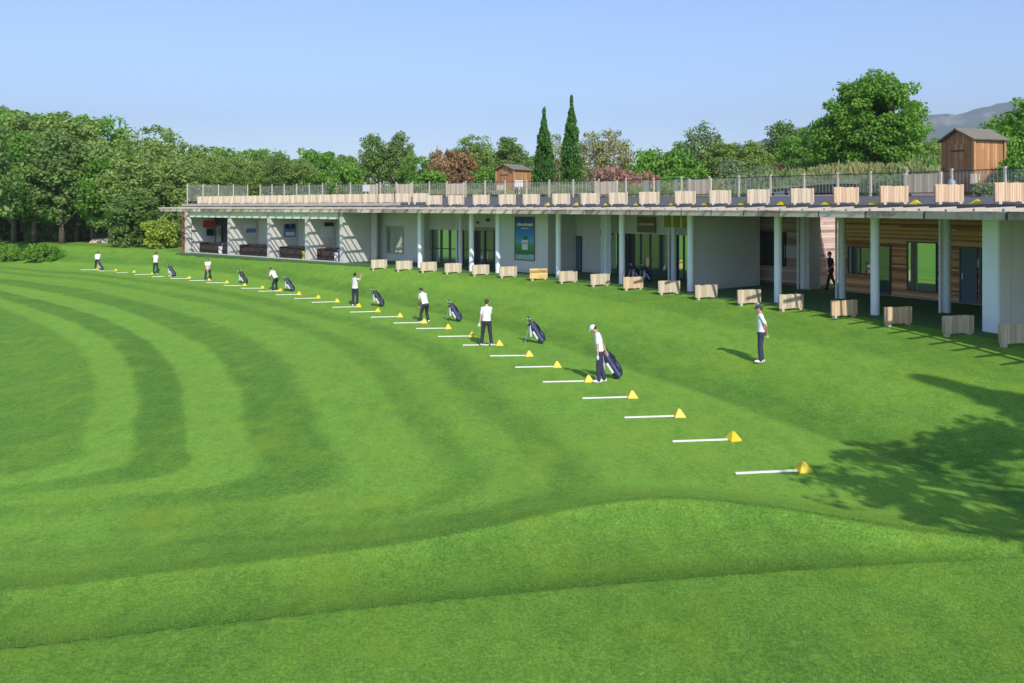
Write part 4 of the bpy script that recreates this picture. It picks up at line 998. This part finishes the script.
# stone slab and trunks at left
q = G(104, 243); m = MB(); m.tube([(q.x - 1.6, q.y + 1.5, q.z - .1), (q.x - 1.5, q.y + 1.5, q.z + .15), (q.x - 1.2, q.y + 1.5, q.z + .5)], [.1, .1, .1], 6)
m = MB(); m.add([(q.x - 1.9, q.y, q.z - .1), (q.x + 1.4, q.y, q.z - .1), (q.x + 1.2, q.y + 2, q.z + .1), (q.x - 1.2, q.y + 2, q.z + .1), (q.x - 1.5, q.y + .2, q.z + .35), (q.x + 1.1, q.y + .2, q.z + .42), (q.x + 1.0, q.y + 1.8, q.z + .6), (q.x - .9, q.y + 1.8, q.z + .62)],
                [(3, 2, 1, 0), (0, 1, 5, 4), (1, 2, 6, 5), (2, 3, 7, 6), (3, 0, 4, 7), (4, 5, 6, 7)])
tag(m.build('stone_slab', M['stone'], None, bevel=.12), 'flat pale stone slab on the lawn left of the building', 'stone')
# off-frame trees that cast the shadows at right
_t = put_tree('shade', (13.2, 5.6, -.4), 8.5, 9.4, 'leafy tree right of the camera casting the large shadow', 'tree'); _t.rotation_euler = (0, 0, .1)
put_tree('cyp', (16.0, 3.7, -.3), 13.6, 3.0, 'slim cypress right of the camera casting the bar shadow', 'cypress')

# ------------------------------------------------------------------ mountain
def mountain():
    r = np.random.default_rng(5); nx, ny = 200, 61
    D0 = 3300; ridge = [(-3000, 20), (300, 90), (500, 120), (700, 215), (900, 270), (1080, 295), (1230, 325), (1330, 330), (1500, 330), (1620, 345), (1760, 372), (1850, 385), (1900, 410), (2060, 455), (2250, 490), (2700, 510), (3600, 440), (5200, 300)]
    X = np.linspace(-2500, 5000, nx); Y = np.linspace(2300, 4600, ny); V = []
    ph = r.uniform(0, 6, 12)
    for y in Y:
        for x in X:
            h = np.interp(x * 3300 / 3300, [a for a, b in ridge], [b for a, b in ridge])
            w = math.exp(-((y - D0) / 620) ** 2)
            nz = sum(math.sin(x * .004 * (k + 1) + y * .006 * (k + .5) + ph[k]) / (k + 1.5) for k in range(8))
            V.append((x, y, -10 + h * w * (1 + .06 * nz) + 12 * nz * w * (h / 300)))
    F = [(j * nx + i, j * nx + i + 1, (j + 1) * nx + i + 1, (j + 1) * nx + i) for j in range(ny - 1) for i in range(nx - 1)]
    t = NT('mountain_cover'); p = t.pos(); k = t.noise(p, .008, 8, .7); c = t.ramp(k, [(.4, (.035, .07, .03)), (.56, (.06, .09, .045)), (.66, (.30, .26, .22)), (.8, (.38, .34, .30))]); t.bsdf(c, .9)
    m = MB(); m.add(V, F); o = m.build('mountain', t.m, None, smooth=True); tag(o, kind='structure')
mountain()
m = MB(); m.box(-5200, 5400, -60, 5200, -12, 620)
t = NT('haze_air'); pv = t.n('ShaderNodeVolumePrincipled'); pv.inputs['Density'].default_value = .00022; pv.inputs['Color'].default_value = (.80, .87, .97, 1); pv.inputs['Anisotropy'].default_value = .2
t.l(pv.outputs[0], t.out.inputs['Volume'])
tag(m.build('haze', t.m, None), kind='stuff')

# ------------------------------------------------------------------ golf bags
def make_bag(loc, rz, who, body='navy', towel=True, scale=1.0):
    r = empty('golf_bag', loc, rz, who, 'golf bag', 'golf bags beside the tee line'); r.scale = (scale,) * 3
    # leaning: base at origin (x=.18), top leans to -x
    top = Vector((-.32, 0, .78)); base = Vector((.16, 0, .06)); ax = (top - base)
    m = MB(); m.tube([base, base + ax * .04, base + ax * .5, base + ax * .92, top], [.11, .145, .135, .15, .14], 14, flat=1.0); m.build('bag_body', M[body], r, smooth=False)
    m = MB(); c = base + ax * .3 + Vector((.12, 0, .08)); m.ball(c, .07, .11, .2, rot=Matrix.Rotation(-.58, 3, 'Y')); m.build('pocket', M['navy'], r, smooth=True)
    m = MB(); m.tube([base + ax * .96 + Vector((0, 0, .005)), top + ax.normalized() * .02], [.155, .155], 14); m.build('rim', M['blackn'], r)
    for k in (-1, 1): m = MB(); m.tube([top - ax * .08 + Vector((-.08, k * .06, 0)), (-.50, k * .24, .0)], [.014, .014], 6); m.build('leg', M['silver'], r)
    m = MB(); m.tube([base + ax * .93 + Vector((.12, -.02, .07)), base + ax * .7 + Vector((.17, -.03, .11)), base + ax * .45 + Vector((.14, -.03, .09))], .032, 6, flat=1); m.build('strap', M['blackn'], r); m = MB(); m.tube([base + ax * .9 + Vector((.13, .05, .06)), base + ax * .62 + Vector((.125, .07, .06))], .02, 6); m.build('trim', M['redn'], r)
    m = MB(); m.obox(base + ax * .42 + Vector((-.06, -.125, -.03)), ax.normalized(), (0, 1, 0), (.85, 0, .5), .17, .012, .035); m.build('piping', M['whitec'], r)
    if towel: m = MB(); m.obox(base + ax * .72 + Vector((-.11, -.09, -.09)), (.25, 1, 0), (1, -.25, 0), (0, 0, 1), .06, .015, .22); m.build('towel', M['whitec'], r)
    for k in range(4):
        a = 2 * PI * k / 4 + .5; o_ = Vector((0, math.cos(a) * .06, math.sin(a) * .05)); L = .14 + .05 * (k % 3)
        cl = MB(); p0 = top + o_ - ax * .5; p1 = top + o_ * 1.2 + ax.normalized() * L
        cl.tube([p0, p1], .008, 5); cl.ball(p1, .065 if k % 2 else .05, .05, .045, 8, 6)
        Mx = Matrix.LocRotScale(r.location, r.rotation_euler, r.scale); cl.v = [tuple(Mx @ Vector(v)) for v in cl.v]
        tag(cl.build('golf_club', M['blackn'] if k % 2 else M['silver'], None, smooth=True), 'club in the ' + who, 'golf club', 'clubs in the ' + who)
    return r

# ------------------------------------------------------------------ people
def remesh(mb, name, mat, parent, vox=.014, sm=3, extra=None):
    me = bpy.data.meshes.new('tmp'); me.from_pydata(mb.v, [], mb.f)
    bm = bmesh.new(); bm.from_mesh(me); bmesh.ops.recalc_face_normals(bm, faces=bm.faces); bm.to_mesh(me); bm.free()
    ob = bpy.data.objects.new('tmp', me); COL.objects.link(ob)
    md = ob.modifiers.new('r', 'REMESH'); md.mode = 'VOXEL'; md.voxel_size = vox; md.use_smooth_shade = True
    if sm: s_ = ob.modifiers.new('s', 'SMOOTH'); s_.iterations = sm; s_.factor = .5
    dg = bpy.context.evaluated_depsgraph_get(); dg.update()
    res = bpy.data.meshes.new_from_object(ob.evaluated_get(dg)); bpy.data.objects.remove(ob)
    res.materials.clear(); res.materials.append(mat); res.name = name
    for p in res.polygons: p.use_smooth = True
    o = bpy.data.objects.new(name, res); COL.objects.link(o); o.parent = parent; return o
def caps(mb, a, b, ra, rb, n=10):
    a = Vector(a); b = Vector(b); mb.tube([a, a.lerp(b, .33), a.lerp(b, .66), b], [ra, ra * .7 + rb * .3, ra * .35 + rb * .65, rb], n); mb.ball(a, ra, nu=n); mb.ball(b, rb, nu=n)
def loft(mb, secs, n=16):
    """secs: (centre, halfwidth, halfdepth, axx, axy)"""
    vs = []; fs = []
    for c, w, d, ax, ay in secs:
        for k in range(n): a = 2 * PI * k / n; vs.append(Vector(c) + ax * (w * math.cos(a)) + ay * (d * math.sin(a)))
    for i in range(len(secs) - 1):
        for k in range(n): fs.append((i * n + k, i * n + (k + 1) % n, (i + 1) * n + (k + 1) % n, (i + 1) * n + k))
    fs.append(tuple(range(n - 1, -1, -1))); m = (len(secs) - 1) * n; fs.append(tuple(m + k for k in range(n))); mb.add(vs, fs)
def person(loc, yaw, label, lean=0, head=0, hands=((-.25, .05, .85), (.25, .05, .85)), feet=((-.15, 0), (.15, 0)), knee=.03, cap=None, trouser='trouser', shirt='whitec', glove=None, twist=0, club=None, hand_curl=True, headyaw=0, sleeve=.5, shoes='shoe', hipback=0, vox=.013):
    r = empty('person', loc, yaw, label, 'person')
    L = math.radians(lean); u = Vector((0, math.sin(L), math.cos(L))); X = Vector((1, 0, 0)); f = X.cross(u) * -1
    f = Vector((0, math.cos(L), -math.sin(L)))
    P = Vector((0, -hipback, .94 - .10 * (knee > .06) - .03 * (abs(feet[0][0] - feet[1][0]) > .45)))
    tw = Matrix.Rotation(math.radians(twist), 3, u); Xs = tw @ X; fs_ = tw @ f
    waist = P + u * .12; chest = P + u * .34; sh = P + u * .49; nk = P + u * .56
    H = math.radians(lean + head); hu = Vector((0, math.sin(H), math.cos(H))); hd = nk + hu * .15; hf = Vector((0, math.cos(H), -math.sin(H)))
    hy = Matrix.Rotation(math.radians(headyaw), 3, hu); hf = hy @ hf; hX = hy @ X
    shl = [sh - Xs * .158 - u * .015, sh + Xs * .158 - u * .015]; hips = [P - X * .09 - Vector((0, 0, .04)), P + X * .09 - Vector((0, 0, .04))]
    ank = [Vector((feet[0][0], feet[0][1], .09)), Vector((feet[1][0], feet[1][1], .09))]
    knees = [hips[i].lerp(ank[i], .5) + Vector((0, knee, 0)) for i in (0, 1)]
    hnd = [Vector(h) for h in hands]; elb = []
    for i in (0, 1):
        m_ = shl[i].lerp(hnd[i], .5); d = (hnd[i] - shl[i]).length; half = .29; bend = math.sqrt(max(0, half ** 2 - (min(d, .58) / 2) ** 2))
        side = Xs * (-1 if i == 0 else 1); dirn = (side * .6 - fs_ * .5 - Vector((0, 0, .5))).normalized(); ax = (hnd[i] - shl[i]).normalized(); dirn = (dirn - ax * dirn.dot(ax)).normalized()
        elb.append(m_ + dirn * bend)
        if d > .58: hnd[i] = shl[i] + ax * .58
    b = MB()
    # body : torso, neck, head, arms, legs in one continuous surface
    loft(b, [(P - u * .08, .13, .09, X, f), (P, .155, .10, X, f), (waist, .135, .09, X, f), (chest, .16, .105, Xs, fs_), (sh, .155, .08, Xs, fs_), (nk - u * .02, .055, .055, Xs, fs_)])
    caps(b, sh, nk + hu * .05, .058, .052)
    R = Matrix((hX, hf, hu)).transposed()
    b.ball(hd + hf * .01, .074, .092, .112, 16, 12, R); b.ball(hd + hf * .035 - hu * .055, .052, .055, .055, 12, 8, R)
    b.ball(hd + hf * .103 - hu * .018, .013, .02, .022, 8, 6, R)
    for k in (-1, 1): b.ball(hd + hX * (k * .076) - hu * .01, .011, .02, .03, 8, 6, R)
    for i in (0, 1):
        caps(b, shl[i], elb[i], .05, .04); caps(b, elb[i], hnd[i], .038, .026)
        caps(b, hips[i], knees[i], .078, .052); caps(b, knees[i], ank[i], .05, .036)
        b.ball(ank[i] + Vector((0, .05, -.045)), .04, .11, .035)
        # palm and fingers
        fa = (hnd[i] - elb[i]).normalized(); sd = Vector((0, 1, 0)) - fa * fa.y; sd.normalize(); nn = fa.cross(sd) * (1 if i else -1)
        pc = hnd[i] + fa * .05; b.ball(pc, .018, .042, .052, 10, 8, Matrix((nn, sd, fa)).transposed())
        for j, ln in enumerate((.062, .072, .068, .054)):
            o_ = pc + fa * .04 + sd * (.030 - .02 * j); k1 = o_ + fa * (ln * .5) - nn * .008; k2 = k1 + (fa * .6 - nn * .8).normalized() * (ln * .55)
            b.tube([o_, k1, k2], [.0095, .009, .0075], 6)
        t0 = pc - fa * .01 + sd * .035; b.tube([t0, t0 + sd * .025 + fa * .02 - nn * .01, t0 + sd * .03 + fa * .05 - nn * .02], [.012, .0105, .008], 6)
    remesh(b, 'body', M['skin'], r, vox * .62, 1)
    # shirt
    s_ = MB(); loft(s_, [(P - u * .02, .168, .118, X, f), (P + u * .03, .172, .12, X, f), (waist, .155, .112, X, f), (chest, .178, .128, Xs, fs_), (sh - u * .02, .172, .10, Xs, fs_), (sh + u * .045, .105, .07, Xs, fs_), (nk - u * .005, .068, .064, Xs, fs_)])
    for i in (0, 1): caps(s_, shl[i], shl[i].lerp(elb[i], sleeve * 1.3), .062, .060)
    remesh(s_, 'shirt', M[shirt], r, vox, 3)
    # trousers
    s_ = MB(); loft(s_, [(P - u * .13 - Vector((0, 0, 0)), .12, .10, X, f), (P - u * .05, .17, .122, X, f), (P + u * .01, .166, .116, X, f), (P + u * .05, .158, .110, X, f)])
    for i in (0, 1): caps(s_, hips[i], knees[i], .098, .075); caps(s_, knees[i], ank[i] + Vector((0, 0, -.01)), .073, .062)
    remesh(s_, 'trousers', M[trouser], r, vox, 3)
    for i in (0, 1):
        s_ = MB(); a = ank[i]; s_.ball(Vector((a.x, a.y + .055, .045)), .05, .145, .045); s_.ball(Vector((a.x, a.y - .02, .06)), .047, .06, .055); remesh(s_, 'shoe', M[shoes], r, .012, 2)
    if cap:
        s_ = MB(); s_.ball(hd + hu * .045 - hf * .005, .088, .104, .085, 16, 10, R); s_.ball(hd + hf * .12 + hu * .035, .065, .06, .012, 12, 6, R); remesh(s_, 'cap', M[cap], r, .011, 1)
        s_ = MB(); s_.ball(hd - hf * .035 + hu * .0, .078, .078, .075, 14, 10, R); s_.build('hair', M['hair'], r, smooth=True)
    else:
        s_ = MB(); s_.ball(hd - hf * .018 + hu * .03, .084, .098, .098, 16, 12, R); s_.ball(hd - hf * .045 - hu * .025, .068, .062, .07, 12, 8, R); remesh(s_, 'hair', M['hair'], r, .011, 1)
    for k in (-1, 1):
        s_ = MB(); s_.ball(hd + hf * .091 + hX * (k * .03) + hu * .012, .011, .006, .007, 8, 6, R); s_.build('eye', M['screen'], r)
    s_ = MB(); s_.ball(hd + hf * .087 - hu * .056, .022, .006, .005, 8, 6, R); s_.build('mouth', M['redshirt'], r)
    if glove is not None:
        i = glove; fa = (hnd[i] - elb[i]).normalized(); s_ = MB(); s_.ball(hnd[i] + fa * .06, .036, .05, .078, 10, 8, fa.to_track_quat('Z', 'Y').to_matrix()); s_.build('glove', M['whitec'], r, smooth=True)
    if club:
        a = (hnd[0] + hnd[1]) / 2 + (hnd[0] - Vector(club)).normalized() * 0; bq = Vector(club); d = (bq - a).normalized(); a2 = a - d * .1
        m = MB(); m.tube([a2, a + d * .18], [.014, .011], 6); m.tube([a + d * .18, bq], [.007, .006], 6); m.obox(bq + Vector((.03, 0, .0)), (1, 0, 0), (0, 1, 0), (0, 0, 1), .045, .015, .025)
        Mx = Matrix.LocRotScale(r.location, r.rotation_euler, None); m.v = [tuple(Mx @ Vector(v)) for v in m.v]
        tag(m.build('golf_club', M['silver'], None), 'club held by the ' + ' '.join(label.split(',')[0].split()[:12]), 'golf club')
    return r
def gp(px, py): q = G(px, py); return (q.x, q.y, q.z)
addr = ((-.03, .42, .80), (.03, .43, .74))
person(gp(600, 382.5), math.radians(82), 'golfer in white cap and white shirt looking down beside a navy bag', lean=9, head=38, hands=((-.2, .06, .80), (.26, -.2, .82)), feet=((-.07, .03), (.10, -.12)), cap='whitec', trouser='trouser_navy', glove=0, club=None)
person(gp(486.5, 346), 0, 'golfer seen from behind with feet wide apart, left hand gloved', lean=12, head=22, hands=((-.27, .06, .80), (.10, .30, .84)), feet=((-.19, 0), (.19, 0)), glove=0, club=(-.1, .5, .03))
person(gp(424.5, 322.5), math.radians(38), 'golfer bending over the ball with back to the camera in mid line', lean=28, head=24, hands=addr, feet=((-.2, 0), (.2, 0)), knee=.09, hipback=.08, club=(-.02, .95, .03), twist=6)
person(gp(355, 306), math.radians(-10), 'golfer finishing a swing with both arms raised', lean=0, head=0, hands=((.34, .10, 1.62), (.30, .02, 1.58)), feet=((-.12, 0), (.12, 0.04)), twist=-35, club=(.0, -.5, 1.35))
person(gp(275, 291.5), math.radians(60), 'golfer bending left over the ball before the lit bay wall', lean=36, head=22, hands=addr, feet=((-.18, 0), (.18, 0)), knee=.09, hipback=.08, club=(-.02, .95, .03))
person(gp(208, 280.8), math.radians(195), 'dark haired golfer facing the camera with hands low on the club', lean=14, head=22, hands=((-.04, .30, .76), (.04, .32, .72)), feet=((-.2, 0), (.2, 0)), knee=.08, hipback=.05, club=(0, .8, .03))
person(gp(155.5, 274.5), math.radians(8), 'golfer standing upright with back to camera near the yellow bush', lean=8, head=15, hands=((-.1, .28, .86), (.06, .3, .84)), feet=((-.15, 0), (.15, 0)), club=(.0, .8, .03))
person(gp(97.5, 269.8), math.radians(20), 'farthest golfer bending over at the left end of the line', lean=36, head=22, hands=addr, feet=((-.18, 0), (.18, 0)), knee=.08, hipback=.08, club=(-.02, .95, .03))
person(gp(761, 362.5), math.radians(80), 'man in navy cap standing alone on the grass bank with hands behind his back', lean=2, head=14, hands=((-.05, -.15, .93), (.06, -.17, .88)), feet=((-.08, .02), (.08, -.05)), cap='capnavy', trouser='trouser_navy', sleeve=.55)
q = fp(s_at(831, 6.1), 6.1, .02); person(tuple(q), math.radians(100), 'person in dark clothes walking in the passage behind the columns', lean=6, head=4, hands=((-.22, .25, .95), (.24, -.15, .9)), feet=((-.08, .25), (.08, -.35)), shirt='trouser', shoes='blackn', knee=.05)
BG = [(101.5, 270.2, .75, 'blackn', 'dark golf bag beside the farthest golfer'), (173, 276.6, .95, 'navy', 'golf bag right of the upright golfer by the yellow bush'), (244.5, 284.0, 1.0, 'blackn', 'golf bag standing alone left of the bending golfer'),
      (291, 291.5, .98, 'navy', 'golf bag right of the bending golfer at the bays'), (380, 306.5, .98, 'blackn', 'golf bag right of the swinging golfer'), (457, 321.5, .98, 'navy', 'navy golf bag between the two middle golfers'),
      (539, 343.5, 1.02, 'navy', 'navy golf bag with white towel standing alone on the tee'), (614, 378.5, 1.05, 'navy', 'navy golf bag beside the golfer in the white cap')]
for px, py, s_, bd, lab in BG:
    make_bag(gp(px, py), random.uniform(-.35, -.1), lab, bd, True, s_ * .97)
for px, lab in ((637, 'golf bag under the deck left of the pale column'), (648, 'golf bag under the deck before the dark glazing')):
    q = fp(s_at(px, 1.6), 1.6, .02); make_bag(tuple(q), .5, lab, 'navy', True, .95)

# ------------------------------------------------------------------ light, sky, camera
az = math.atan2(.30, -.95); el = math.radians(38)
w = bpy.data.worlds.new('World'); sc.world = w; w.use_nodes = True; nt = w.node_tree; bg = nt.nodes['Background']
sky = nt.nodes.new('ShaderNodeTexSky'); sky.sky_type = 'NISHITA'; sky.sun_disc = False; sky.sun_elevation = el; sky.sun_rotation = az
sky.air_density = 1.0; sky.dust_density = .6; sky.ozone_density = 4.5; sky.altitude = 100
mxs = nt.nodes.new('ShaderNodeMix'); mxs.data_type = 'RGBA'; mxs.blend_type = 'MULTIPLY'; mxs.inputs[0].default_value = 1; mxs.inputs[7].default_value = (1.02, .955, 1.0, 1); nt.links.new(sky.outputs[0], mxs.inputs[6]); nt.links.new(mxs.outputs[2], bg.inputs[0]); bg.inputs[1].default_value = .15
ld = bpy.data.lights.new('sun', 'SUN'); ld.energy = 3.1; ld.angle = math.radians(.55); ld.color = (1, .95, .87)
lo = bpy.data.objects.new('sun', ld); COL.objects.link(lo)
dirv = Vector((math.sin(az) * math.cos(el), math.cos(az) * math.cos(el), math.sin(el))); lo.rotation_euler = dirv.to_track_quat('Z', 'Y').to_euler(); lo.location = (20, -20, 30)
cd = bpy.data.cameras.new('camera'); cam = bpy.data.objects.new('camera', cd); COL.objects.link(cam); sc.camera = cam
cam.location = (0, 0, CAMZ); cam.rotation_euler = (PI / 2, 0, 0); cd.sensor_width = 36; cd.lens = F_PX / 1024 * 36; cd.shift_y = -(341.5 - HZ) / 1024; cd.clip_end = 20000; cd.clip_start = .1
sc.view_settings.view_transform = 'Standard'; sc.view_settings.look = 'None'; sc.view_settings.exposure = .58; sc.view_settings.gamma = 1
sc.render.engine = 'CYCLES'; sc.cycles.use_denoising = True; sc.cycles.max_bounces = 10; sc.cycles.diffuse_bounces = 8; sc.cycles.transparent_max_bounces = 12
